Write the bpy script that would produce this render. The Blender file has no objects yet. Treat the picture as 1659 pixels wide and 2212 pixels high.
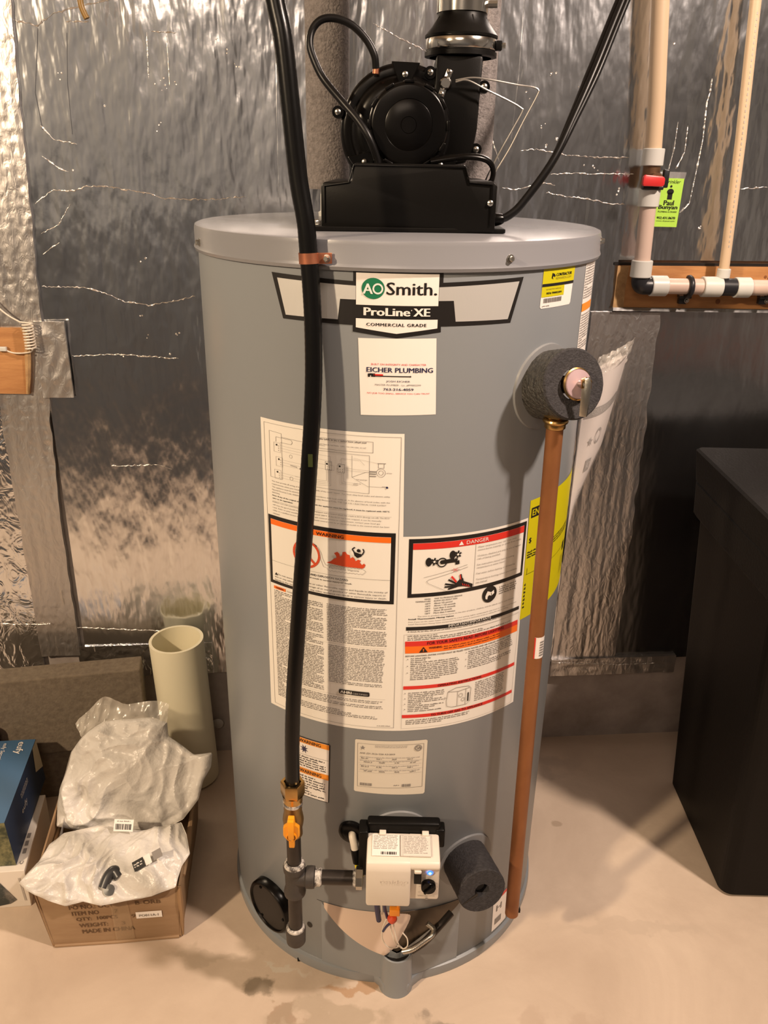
import bpy, bmesh, math, random
from mathutils import Vector, Matrix, noise
from mathutils.geometry import tessellate_polygon
random.seed(7)
PI = math.pi
sin, cos, rad = math.sin, math.cos, math.radians
SC = bpy.context.scene
COL = SC.collection

# ------------------------------------------------------------------ camera
CAM = Vector((0.0, -1.242, 1.26))
yaw, pit, rol, FPX = -0.009, 0.4017, 0.0195, 1780.0
fw = Vector((sin(yaw) * cos(pit), cos(yaw) * cos(pit), -sin(pit)))
rt = Vector((cos(yaw), -sin(yaw), 0))
up = rt.cross(fw)
r2 = cos(rol) * rt + sin(rol) * up
u2 = -sin(rol) * rt + cos(rol) * up
cd = bpy.data.cameras.new('camera')
cam = bpy.data.objects.new('camera', cd)
COL.objects.link(cam)
m3 = Matrix((r2, u2, -fw)).transposed()
cam.matrix_world = Matrix.Translation(CAM) @ m3.to_4x4()
cd.sensor_fit = 'HORIZONTAL'
cd.sensor_width = 36
cd.lens = FPX / 1659 * 36
cd.clip_start = 0.02
SC.camera = cam

# ------------------------------------------------------------------ world, lights, exposure
w = bpy.data.worlds.new('room_air')
SC.world = w
w.use_nodes = True
w.node_tree.nodes['Background'].inputs[0].default_value = (1.0, 0.9, 0.8, 1)
w.node_tree.nodes['Background'].inputs[1].default_value = 0.05
SC.view_settings.view_transform = 'Standard'
SC.view_settings.look = 'None'
SC.view_settings.gamma = 1
SC.view_settings.exposure = -0.07
SC.view_settings.use_curve_mapping = False


def area(name, loc, target, size, power, color):
    l = bpy.data.lights.new(name, 'AREA')
    l.shape = 'DISK'
    l.size = size
    l.energy = power
    l.color = color
    o = bpy.data.objects.new(name, l)
    COL.objects.link(o)
    o.location = loc
    o.rotation_euler = (Vector(target) - Vector(loc)).to_track_quat('-Z', 'Y').to_euler()
    return o


area('ceiling_or_fill_lamp', (-1.75, -1.9, 2.1), (-0.1, -0.2, 0.4), 0.13, 70, (1.0, 0.76, 0.51))
area('ceiling_or_fill_lamp', (1.08, -0.80, 2.25), (0.1, -0.1, 0.5), 0.12, 50, (1.0, 0.80, 0.66))
area('ceiling_or_fill_lamp', (-0.3, -2.2, 2.3), (-0.1, -0.6, 0.3), 0.9, 11, (1.0, 0.78, 0.60))  # wide soft fill added to lift the shadows, no fixture of the room

# ------------------------------------------------------------------ materials
MATS = {}


def mat(name, col, rough=0.5, metal=0.0, nscale=0, ncol=None, nstr=0.35, bump=0.0, bscale=60, bdist=0.002,
        emit=None, estr=0.0, trans=0.0, alpha=1.0, coat=0.0, spec=None, stretch=(1, 1, 1), sss=0.0, ior=None, rvar=0.0):
    m = bpy.data.materials.new(name)
    m.use_nodes = True
    nt = m.node_tree
    b = nt.nodes['Principled BSDF']
    b.inputs['Base Color'].default_value = (*col, 1)
    b.inputs['Roughness'].default_value = rough
    b.inputs['Metallic'].default_value = metal
    b.inputs['Alpha'].default_value = alpha
    b.inputs['Transmission Weight'].default_value = trans
    b.inputs['Coat Weight'].default_value = coat
    if ior: b.inputs['IOR'].default_value = ior
    if spec is not None: b.inputs['Specular IOR Level'].default_value = spec
    if sss:
        b.inputs['Subsurface Weight'].default_value = sss
        b.inputs['Subsurface Scale'].default_value = 0.01
    if emit:
        b.inputs['Emission Color'].default_value = (*emit, 1)
        b.inputs['Emission Strength'].default_value = estr
    if nscale or bump or rvar:
        tc = nt.nodes.new('ShaderNodeTexCoord')
        mp = nt.nodes.new('ShaderNodeMapping')
        mp.inputs['Scale'].default_value = stretch
        nt.links.new(tc.outputs['Object'], mp.inputs['Vector'])
    if nscale:
        n = nt.nodes.new('ShaderNodeTexNoise')
        n.inputs['Scale'].default_value = nscale
        n.inputs['Detail'].default_value = 6
        n.inputs['Roughness'].default_value = 0.62
        nt.links.new(mp.outputs[0], n.inputs['Vector'])
        cr = nt.nodes.new('ShaderNodeValToRGB')
        cr.color_ramp.elements[0].position = 0.5 - nstr / 2
        cr.color_ramp.elements[1].position = 0.5 + nstr / 2
        cr.color_ramp.elements[0].color = (*(ncol or [c * 0.7 for c in col]), 1)
        cr.color_ramp.elements[1].color = (*col, 1)
        nt.links.new(n.outputs['Fac'], cr.inputs[0])
        nt.links.new(cr.outputs[0], b.inputs['Base Color'])
    if bump:
        n2 = nt.nodes.new('ShaderNodeTexNoise')
        n2.inputs['Scale'].default_value = bscale
        n2.inputs['Detail'].default_value = 4
        nt.links.new(mp.outputs[0], n2.inputs['Vector'])
        bp = nt.nodes.new('ShaderNodeBump')
        bp.inputs['Strength'].default_value = bump
        bp.inputs['Distance'].default_value = bdist
        nt.links.new(n2.outputs['Fac'], bp.inputs['Height'])
        nt.links.new(bp.outputs[0], b.inputs['Normal'])
    if rvar:
        n3 = nt.nodes.new('ShaderNodeTexNoise')
        n3.inputs['Scale'].default_value = 5
        n3.inputs['Detail'].default_value = 5
        nt.links.new(mp.outputs[0], n3.inputs['Vector'])
        mr = nt.nodes.new('ShaderNodeMapRange')
        mr.inputs['To Min'].default_value = max(0.02, rough - rvar)
        mr.inputs['To Max'].default_value = rough + rvar
        nt.links.new(n3.outputs['Fac'], mr.inputs['Value'])
        nt.links.new(mr.outputs[0], b.inputs['Roughness'])
    MATS[name] = m
    return m


M_tank = mat('grey_enamel', (0.232, 0.248, 0.262), 0.33, bump=0.12, bscale=900, bdist=0.0004, rvar=0.05)
M_lid = mat('grey_lid_enamel', (0.225, 0.228, 0.245), 0.25, bump=0.1, bscale=700, bdist=0.0004)
M_white = mat('label_paper', (0.80, 0.76, 0.69), 0.45)
M_sticker = mat('sticker_white', (0.82, 0.77, 0.72), 0.4)
M_cream = mat('rating_paper', (0.66, 0.60, 0.50), 0.5, bump=0.2, bscale=40, bdist=0.001)
M_black = mat('black_print', (0.012, 0.010, 0.009), 0.4)
M_grayp = mat('grey_print', (0.22, 0.20, 0.185), 0.5)
M_lgray = mat('light_grey_print', (0.42, 0.39, 0.36), 0.5)
M_orange = mat('orange_print', (0.86, 0.16, 0.01), 0.4)
M_amber = mat('amber_print', (0.80, 0.27, 0.02), 0.4)
M_red = mat('red_print', (0.66, 0.03, 0.02), 0.4)
M_flame = mat('flame_print', (0.62, 0.07, 0.02), 0.4)
M_green = mat('logo_green', (0.01, 0.16, 0.07), 0.4)
M_navy = mat('navy_print', (0.02, 0.02, 0.07), 0.4)
M_yellow = mat('yellow_print', (0.56, 0.50, 0.0), 0.5)
M_silver = mat('brushed_silver', (0.74, 0.73, 0.70), 0.40, 0.55, bump=0.25, bscale=60, bdist=0.0006, stretch=(60, 60, 1))
M_bplast = mat('black_plastic', (0.004, 0.0035, 0.003), 0.40, spec=.16, bump=0.15, bscale=500, bdist=0.0004)
M_bgloss = mat('black_gloss_plastic', (0.0030, 0.0026, 0.0024), 0.24, spec=.20)
M_bbin = mat('bin_plastic', (0.005, 0.004, 0.0035), 0.5, spec=.14, bump=0.3, bscale=260, bdist=0.0006)
M_rubber = mat('black_rubber', (0.0045, 0.004, 0.004), 0.36, spec=.25)
M_hose = mat('black_hose_jacket', (0.0035, 0.0033, 0.0032), 0.26, spec=.28, bump=0.15, bscale=40, bdist=0.001)
M_chrome = mat('bright_steel', (0.75, 0.72, 0.66), 0.16, 1.0)
M_zinc = mat('zinc_screw', (0.55, 0.53, 0.48), 0.3, 1.0, bump=0.3, bscale=300, bdist=0.0005)
M_wire = mat('bare_wire', (0.45, 0.43, 0.40), 0.35, 0.9)
M_brass = mat('brass', (0.62, 0.40, 0.15), 0.26, 1.0, nscale=25, ncol=(0.42, 0.26, 0.10), bump=0.1, bscale=80)
M_dbrass = mat('dull_brass', (0.33, 0.21, 0.08), 0.42, 0.9, nscale=30, ncol=(0.20, 0.12, 0.05))
M_copper = mat('copper', (0.36, 0.150, 0.055), 0.48, 0.5, nscale=9, ncol=(0.23, 0.088, 0.034), stretch=(1, 1, .6), bump=0.05, bscale=90)
M_copclamp = mat('copper_strap', (0.58, 0.22, 0.12), 0.38, 0.85, nscale=40)
M_iron = mat('black_iron', (0.050, 0.042, 0.037), 0.36, 0.6, nscale=14, ncol=(0.028, 0.023, 0.020), bump=0.25, bscale=150, bdist=0.0006)
M_iront = mat('malleable_iron', (0.075, 0.066, 0.060), 0.5, 0.4, nscale=20, bump=0.5, bscale=220, bdist=0.0008)
M_tape = mat('pipe_dope_tape', (0.62, 0.58, 0.53), 0.6, nscale=110, ncol=(0.07, 0.06, 0.055), nstr=0.16, bump=0.8, bscale=200, bdist=0.0015)
M_yhandle = mat('yellow_handle', (0.85, 0.33, 0.01), 0.35)
M_beige = mat('control_plastic', (0.74, 0.67, 0.58), 0.42, bump=0.1, bscale=700, bdist=0.0003)
M_panel = mat('control_panel', (0.55, 0.48, 0.41), 0.45)
M_blue = mat('blue_light', (0.05, 0.2, 1.0), 0.3, emit=(0.03, 0.16, 1.0), estr=2.2)
M_bluec = mat('blue_light_centre', (0.2, 0.5, 1.0), 0.3, emit=(0.25, 0.55, 1.0), estr=3.0)
M_foam = mat('dark_foam', (0.075, 0.070, 0.060), 0.42, nscale=170, ncol=(0.03, 0.028, 0.024), nstr=0.3, bump=1.0, bscale=230, bdist=0.006)
M_foam2 = mat('charcoal_foam', (0.040, 0.037, 0.040), 0.85, nscale=220, ncol=(0.018, 0.016, 0.017), bump=0.8, bscale=420, bdist=0.002)
M_pfoam = mat('grey_pipe_foam', (0.30, 0.27, 0.26), 0.9, nscale=160, ncol=(0.13, 0.115, 0.11), nstr=0.5, bump=0.9, bscale=330, bdist=0.003)
M_ptrim = mat('grey_trim_ring', (0.225, 0.23, 0.235), 0.35)
M_pex = mat('pex_tube', (0.58, 0.44, 0.37), 0.38, sss=0.0, coat=0.2)
M_pexb = mat('pex_tube_tan', (0.60, 0.45, 0.30), 0.4, coat=0.2)
M_ring = mat('white_ring', (0.58, 0.575, 0.54), 0.35)
M_valvebody = mat('bronze_valve', (0.20, 0.11, 0.06), 0.4, 0.7)
M_redp = mat('red_plastic', (0.60, 0.03, 0.03), 0.35)
M_wood = mat('lumber', (0.52, 0.26, 0.095), 0.6, nscale=5, ncol=(0.33, 0.14, 0.045), nstr=0.5, stretch=(2, 8, 16), bump=0.15, bscale=30)
M_endwood = mat('lumber_end', (0.52, 0.33, 0.15), 0.75, nscale=60, ncol=(0.32, 0.18, 0.08))
M_lime = mat('lime_paper', (0.42, 0.72, 0.08), 0.5)
M_pvc = mat('pvc', (0.82, 0.76, 0.56), 0.38)
M_block = mat('concrete_block', (0.205, 0.165, 0.120), 0.95, nscale=90, ncol=(0.14, 0.11, 0.08), bump=0.5, bscale=190, bdist=0.002)
M_card = mat('cardboard', (0.33, 0.215, 0.12), 0.75, nscale=8, ncol=(0.27, 0.165, 0.088), bump=0.15, bscale=30, stretch=(1, 1, 5))
M_cardin = mat('cardboard_dark', (0.30, 0.18, 0.09), 0.8)
M_ink = mat('box_ink', (0.115, 0.062, 0.028), 0.8)
M_boxwhite = mat('box_white', (0.74, 0.68, 0.60), 0.4)
M_boxblue = mat('box_blue', (0.045, 0.115, 0.22), 0.5)
M_boxnavy = mat('box_navy', (0.014, 0.032, 0.075), 0.5)
M_photo = mat('printed_foliage', (0.20, 0.19, 0.09), 0.4, nscale=60, ncol=(0.03, 0.04, 0.02), nstr=0.25)
M_photog = mat('printed_grey_photo', (0.22, 0.20, 0.18), 0.4, nscale=40, ncol=(0.03, 0.04, 0.04), nstr=0.2)
M_wcable = mat('white_cable', (0.75, 0.68, 0.58), 0.4)
M_brownhook = mat('brown_cable', (0.22, 0.12, 0.02), 0.4)
M_manual = mat('manual_paper', (0.66, 0.60, 0.57), 0.4)
M_shut = mat('drywall', (0.235, 0.25, 0.275), 0.9)
M_ceil = mat('joist_wood', (0.30, 0.22, 0.15), 0.9, nscale=4)
M_cabinet = mat('added_cabinet_paint', (0.080, 0.090, 0.105), 0.6)


def add_facing_alpha(m, lo, hi):
    """thin plastic film: clearer face-on, denser edge-on (thickness seen along the view)"""
    nt = m.node_tree
    b = nt.nodes['Principled BSDF']
    tc = nt.nodes.new('ShaderNodeTexCoord')
    n = nt.nodes.new('ShaderNodeTexNoise')
    n.inputs['Scale'].default_value = 22
    nt.links.new(tc.outputs['Object'], n.inputs['Vector'])
    mr = nt.nodes.new('ShaderNodeMapRange')
    mr.inputs['From Min'].default_value = 0.3
    mr.inputs['From Max'].default_value = 0.7
    mr.inputs['To Min'].default_value = lo
    mr.inputs['To Max'].default_value = hi
    nt.links.new(n.outputs['Fac'], mr.inputs['Value'])
    nt.links.new(mr.outputs[0], b.inputs['Alpha'])


M_bag = mat('milky_plastic_film', (0.70, 0.665, 0.615), 0.34, bump=0.9, bscale=38, bdist=0.006)
add_facing_alpha(M_bag, 0.86, 0.98)
M_film = mat('clear_plastic_film', (0.85, 0.82, 0.8), 0.12, alpha=0.22)
M_mouth = mat('clear_bag_mouth', (0.75, 0.70, 0.62), 0.2)
add_facing_alpha(M_mouth, 0.15, 0.6)


def foil_material(name, scale, stretch, strength, dist, rough, warp=0.0, col=(0.745, 0.765, 0.80)):
    m = bpy.data.materials.new(name)
    m.use_nodes = True
    nt = m.node_tree
    b = nt.nodes['Principled BSDF']
    b.inputs['Metallic'].default_value = 1.0
    b.inputs['Base Color'].default_value = (*col, 1)
    b.inputs['Roughness'].default_value = rough
    tc = nt.nodes.new('ShaderNodeTexCoord')
    mp = nt.nodes.new('ShaderNodeMapping')
    mp.inputs['Scale'].default_value = stretch
    mp.inputs['Rotation'].default_value = (0, rad(6), 0)
    nt.links.new(tc.outputs['Object'], mp.inputs['Vector'])
    n = nt.nodes.new('ShaderNodeTexNoise')
    n.inputs['Scale'].default_value = scale
    n.inputs['Detail'].default_value = 2.5
    n.inputs['Distortion'].default_value = warp
    nt.links.new(mp.outputs[0], n.inputs['Vector'])
    # fine scrim threads and specks
    n2 = nt.nodes.new('ShaderNodeTexNoise')
    n2.inputs['Scale'].default_value = 160
    n2.inputs['Detail'].default_value = 3
    nt.links.new(tc.outputs['Object'], n2.inputs['Vector'])
    big = nt.nodes.new('ShaderNodeTexNoise')
    big.inputs['Scale'].default_value = 3.2
    big.inputs['Detail'].default_value = 1
    nt.links.new(tc.outputs['Object'], big.inputs['Vector'])
    b1 = nt.nodes.new('ShaderNodeBump')
    b1.inputs['Strength'].default_value = strength
    b1.inputs['Distance'].default_value = dist
    nt.links.new(n.outputs['Fac'], b1.inputs['Height'])
    b2 = nt.nodes.new('ShaderNodeBump')
    b2.inputs['Strength'].default_value = 0.10
    b2.inputs['Distance'].default_value = 0.0005
    nt.links.new(n2.outputs['Fac'], b2.inputs['Height'])
    nt.links.new(b1.outputs[0], b2.inputs['Normal'])
    b3 = nt.nodes.new('ShaderNodeBump')
    b3.inputs['Strength'].default_value = 0.8
    b3.inputs['Distance'].default_value = 0.006
    nt.links.new(big.outputs['Fac'], b3.inputs['Height'])
    nt.links.new(b2.outputs[0], b3.inputs['Normal'])
    nt.links.new(b3.outputs[0], b.inputs['Normal'])
    mr = nt.nodes.new('ShaderNodeMapRange')
    mr.inputs['To Min'].default_value = rough * 0.7
    mr.inputs['To Max'].default_value = rough * 1.4
    nt.links.new(big.outputs['Fac'], mr.inputs['Value'])
    nt.links.new(mr.outputs[0], b.inputs['Roughness'])
    return m


M_foil = foil_material('foil_scrim', 1.0, (32, 32, 11), 0.70, 0.007, 0.19)
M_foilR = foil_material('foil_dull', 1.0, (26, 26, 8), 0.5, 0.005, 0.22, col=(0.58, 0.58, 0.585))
M_foilL = foil_material('foil_swirl', 1.0, (26, 26, 20), 0.7, 0.008, 0.2, warp=2.0)
M_foiltape = foil_material('foil_tape', 1.0, (90, 90, 40), 0.5, 0.002, 0.40, warp=1.5, col=(0.60, 0.575, 0.56))
M_crease = mat('foil_crease_edge', (0.95, 0.91, 0.87), 0.30, 1.0, bump=1.0, bscale=180, bdist=0.003)


def concrete_floor():
    m = bpy.data.materials.new('concrete_floor')
    m.use_nodes = True
    nt = m.node_tree
    b = nt.nodes['Principled BSDF']
    b.inputs['Roughness'].default_value = 0.62
    tc = nt.nodes.new('ShaderNodeTexCoord')
    n = nt.nodes.new('ShaderNodeTexNoise')
    n.inputs['Scale'].default_value = 3.2
    n.inputs['Detail'].default_value = 8
    n.inputs['Roughness'].default_value = 0.6
    n.inputs['Distortion'].default_value = 0.6
    nt.links.new(tc.outputs['Object'], n.inputs['Vector'])
    cr = nt.nodes.new('ShaderNodeValToRGB')
    cr.color_ramp.elements[0].position = 0.30
    cr.color_ramp.elements[1].position = 0.66
    cr.color_ramp.elements[0].color = (0.46, 0.355, 0.27, 1)
    cr.color_ramp.elements[1].color = (0.62, 0.50, 0.39, 1)
    nt.links.new(n.outputs['Fac'], cr.inputs[0])
    last = cr.outputs[0]
    nd = nt.nodes.new('ShaderNodeTexNoise')
    nd.inputs['Scale'].default_value = 22
    nd.inputs['Detail'].default_value = 5
    nt.links.new(tc.outputs['Object'], nd.inputs['Vector'])
    sub = nt.nodes.new('ShaderNodeVectorMath')
    sub.operation = 'SUBTRACT'
    nt.links.new(nd.outputs['Color'], sub.inputs[0])
    sub.inputs[1].default_value = (0.5, 0.5, 0.5)
    # stains: x, y, rx, ry, warp, colour, amount
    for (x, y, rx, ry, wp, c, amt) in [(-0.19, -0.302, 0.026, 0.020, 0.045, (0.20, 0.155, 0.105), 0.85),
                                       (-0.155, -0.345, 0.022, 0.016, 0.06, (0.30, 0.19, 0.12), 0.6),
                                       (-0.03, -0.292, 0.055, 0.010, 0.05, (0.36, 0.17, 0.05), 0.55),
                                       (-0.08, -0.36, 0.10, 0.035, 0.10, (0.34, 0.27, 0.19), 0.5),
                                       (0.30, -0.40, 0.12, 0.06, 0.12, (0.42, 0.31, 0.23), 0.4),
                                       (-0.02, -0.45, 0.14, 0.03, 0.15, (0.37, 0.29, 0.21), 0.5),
                                       (0.45, -0.16, 0.14, 0.012, 0.05, (0.44, 0.35, 0.27), 0.3),
                                       (0.36, 0.087, 0.012, 0.008, 0.01, (0.30, 0.22, 0.15), 0.6),
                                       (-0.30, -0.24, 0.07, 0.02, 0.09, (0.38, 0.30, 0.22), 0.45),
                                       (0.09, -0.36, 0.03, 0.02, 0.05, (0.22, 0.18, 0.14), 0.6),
                                       (-0.17, -0.262, 0.045, 0.006, 0.05, (0.60, 0.54, 0.45), 0.7),
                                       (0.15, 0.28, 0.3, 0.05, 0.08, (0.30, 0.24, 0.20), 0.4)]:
        sc_ = nt.nodes.new('ShaderNodeVectorMath')
        sc_.operation = 'SCALE'
        nt.links.new(sub.outputs[0], sc_.inputs[0])
        sc_.inputs['Scale'].default_value = wp * 2
        ad = nt.nodes.new('ShaderNodeVectorMath')
        nt.links.new(tc.outputs['Object'], ad.inputs[0])
        nt.links.new(sc_.outputs[0], ad.inputs[1])
        mp = nt.nodes.new('ShaderNodeMapping')
        mp.inputs['Scale'].default_value = (1 / rx, 1 / ry, 0)
        mp.inputs['Location'].default_value = (-x / rx, -y / ry, 0)
        nt.links.new(ad.outputs[0], mp.inputs['Vector'])
        ln = nt.nodes.new('ShaderNodeVectorMath')
        ln.operation = 'LENGTH'
        nt.links.new(mp.outputs[0], ln.inputs[0])
        mr = nt.nodes.new('ShaderNodeMapRange')
        mr.inputs['From Min'].default_value = 0.75
        mr.inputs['From Max'].default_value = 1.15
        mr.inputs['To Min'].default_value = amt
        mr.inputs['To Max'].default_value = 0
        nt.links.new(ln.outputs['Value'], mr.inputs['Value'])
        mx = nt.nodes.new('ShaderNodeMixRGB')
        nt.links.new(mr.outputs[0], mx.inputs['Fac'])
        nt.links.new(last, mx.inputs[1])
        mx.inputs[2].default_value = (*c, 1)
        last = mx.outputs[0]
    nt.links.new(last, b.inputs['Base Color'])
    n2 = nt.nodes.new('ShaderNodeTexNoise')
    n2.inputs['Scale'].default_value = 60
    n2.inputs['Detail'].default_value = 6
    nt.links.new(tc.outputs['Object'], n2.inputs['Vector'])
    bp = nt.nodes.new('ShaderNodeBump')
    bp.inputs['Strength'].default_value = 0.25
    bp.inputs['Distance'].default_value = 0.002
    nt.links.new(n2.outputs['Fac'], bp.inputs['Height'])
    nt.links.new(bp.outputs[0], b.inputs['Normal'])
    return m


M_floor = concrete_floor()
M_wallc = mat('poured_wall', (0.44, 0.385, 0.35), 0.7, nscale=11, ncol=(0.27, 0.225, 0.20), nstr=0.4, bump=0.5, bscale=30)


# ------------------------------------------------------------------ mesh helpers
class MB:
    def __init__(s):
        s.v, s.f, s.mi, s.sm, s.mats = [], [], [], [], []

    def m(s, mt):
        if mt not in s.mats: s.mats.append(mt)
        return s.mats.index(mt)

    def add(s, vs, fs, mt, smooth=False):
        k = len(s.v)
        i = s.m(mt)
        s.v += [tuple(v) for v in vs]
        for f in fs:
            s.f.append(tuple(a + k for a in f))
            s.mi.append(i)
            s.sm.append(smooth)
        return s

    def box(s, c, d, mt, rot=None, bev=0.0):
        bm = bmesh.new()
        bmesh.ops.create_cube(bm, size=1)
        for v in bm.verts: v.co = Vector((v.co.x * d[0], v.co.y * d[1], v.co.z * d[2]))
        if bev: bmesh.ops.bevel(bm, geom=bm.edges[:], offset=bev, segments=3, affect='EDGES', profile=0.5)
        return s.bm(bm, mt, Matrix.Translation(c) @ (rot.to_4x4() if rot else Matrix.Identity(4)), bev > 0)

    def bm(s, bm, mt, M=None, smooth=False):
        bm.verts.index_update()
        vs = [(M @ v.co) if M else v.co.copy() for v in bm.verts]
        fs = [[v.index for v in f.verts] for f in bm.faces]
        bm.free()
        return s.add(vs, fs, mt, smooth)

    def lathe(s, prof, mt, M=None, n=48, smooth=True, a0=0, a1=2 * PI):
        """profile of (radius, height) revolved about local z"""
        full = abs(a1 - a0 - 2 * PI) < 1e-6
        k = n if full else n + 1
        vs, fs = [], []
        for (r, z) in prof:
            for i in range(k):
                a = a0 + (a1 - a0) * i / n
                vs.append(Vector((r * cos(a), r * sin(a), z)))
        for j in range(len(prof) - 1):
            for i in range(n):
                i2 = (i + 1) % k
                fs.append((j * k + i, j * k + i2, (j + 1) * k + i2, (j + 1) * k + i))
        if M: vs = [M @ v for v in vs]
        return s.add(vs, fs, mt, smooth)

    def tube(s, pts, r, mt, n=12, cap=True, smooth=True, rs=None, squash=None):
        pts = [Vector(p) for p in pts]
        vs, fs = [], []
        N = None
        for i, p in enumerate(pts):
            t = (pts[min(i + 1, len(pts) - 1)] - pts[max(i - 1, 0)]).normalized()
            if N is None:
                N = t.orthogonal().normalized()
            else:
                N = (N - t * N.dot(t)).normalized()
            B = t.cross(N)
            rr = rs[i] if rs else r
            for k in range(n):
                a = 2 * PI * k / n
                vs.append(p + N * (cos(a) * rr) + B * (sin(a) * rr * (squash or 1)))
        for i in range(len(pts) - 1):
            for k in range(n):
                k2 = (k + 1) % n
                fs.append((i * n + k, i * n + k2, (i + 1) * n + k2, (i + 1) * n + k))
        if cap:
            fs.append(tuple(range(n))[::-1])
            fs.append(tuple((len(pts) - 1) * n + k for k in range(n)))
        return s.add(vs, fs, mt, smooth)

    def prism(s, poly, h0, h1, mt, M=None, bev=0.0, smooth=False):
        """2-D polygon (x, y) extruded in z from h0 to h1"""
        bm = bmesh.new()
        vs = [bm.verts.new((x, y, h0)) for x, y in poly]
        f = bm.faces.new(vs)
        r = bmesh.ops.extrude_face_region(bm, geom=[f])
        for g in r['geom']:
            if isinstance(g, bmesh.types.BMVert): g.co.z = h1
        bmesh.ops.recalc_face_normals(bm, faces=bm.faces)
        if bev:
            bmesh.ops.bevel(bm, geom=[e for e in bm.edges], offset=bev, segments=2, affect='EDGES', profile=0.5, clamp_overlap=True)
        return s.bm(bm, mt, M, smooth)

    def build(s, name, parent=None, label=None, kind=None):
        me = bpy.data.meshes.new(name)
        me.from_pydata(s.v, [], s.f)
        for mt in s.mats: me.materials.append(mt)
        me.polygons.foreach_set('material_index', s.mi)
        me.polygons.foreach_set('use_smooth', s.sm)
        me.update()
        if any(s.sm): me.set_sharp_from_angle(angle=rad(38))
        o = bpy.data.objects.new(name, me)
        COL.objects.link(o)
        if parent:
            o.parent = parent
            # parents sit unrotated: children keep world coordinates through the inverse
            o.matrix_parent_inverse = Matrix.Translation(-wloc(parent))
        if label: o['label'] = label
        if kind: o['kind'] = kind
        return o


def wloc(o):
    l = Vector(o.location)
    if o.parent: return Vector((0, 0, 0)) if o.type == 'MESH' else l
    return l


def thing(name, loc, label, cat, group=None):
    o = bpy.data.objects.new(name, None)
    COL.objects.link(o)
    o.location = loc
    o.empty_display_size = 0.05
    o['label'] = label
    o['category'] = cat
    if group: o['group'] = group
    return o


def tag(o, label, cat, group=None):
    o['label'] = label
    o['category'] = cat
    if group: o['group'] = group
    return o


def smooth_path(pts, n=8):
    """Catmull-Rom through the points"""
    P = [Vector(p) for p in pts]
    P = [P[0] * 2 - P[1]] + P + [P[-1] * 2 - P[-2]]
    out = []
    for i in range(1, len(P) - 2):
        for k in range(n):
            t = k / n
            a, b, c, d = P[i - 1], P[i], P[i + 1], P[i + 2]
            out.append(0.5 * ((2 * b) + (c - a) * t + (2 * a - 5 * b + 4 * c - d) * t * t + (3 * b - a - 3 * c + d) * t ** 3))
    out.append(P[-2])
    return out


def frame(origin, zdir, xhint=(0, 0, 1)):
    """matrix whose local z runs along zdir"""
    z = Vector(zdir).normalized()
    x = Vector(xhint)
    x = (x - z * x.dot(z))
    if x.length < 1e-5: x = z.orthogonal()
    x.normalize()
    y = z.cross(x)
    return Matrix.Translation(origin) @ Matrix((x, y, z)).transposed().to_4x4()


# ------------------------------------------------------------------ flat print on surfaces
FONT_CACHE = {}


def text_geo(txt, bold=0.0, shear=0.0, spacing=1.0):
    key = (txt, bold, shear, spacing)
    if key in FONT_CACHE: return FONT_CACHE[key]
    c = bpy.data.curves.new('t', 'FONT')
    c.body = txt
    c.size = 1
    c.offset = bold
    c.shear = shear
    c.space_character = spacing
    c.resolution_u = 2
    o = bpy.data.objects.new('t', c)
    COL.objects.link(o)
    me = o.to_mesh()
    vs = [(v.co.x, v.co.y) for v in me.vertices]
    fs = [tuple(p.vertices) for p in me.polygons]
    o.to_mesh_clear()
    bpy.data.objects.remove(o)
    bpy.data.curves.remove(c)
    FONT_CACHE[key] = (vs, fs)
    return vs, fs


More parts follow.
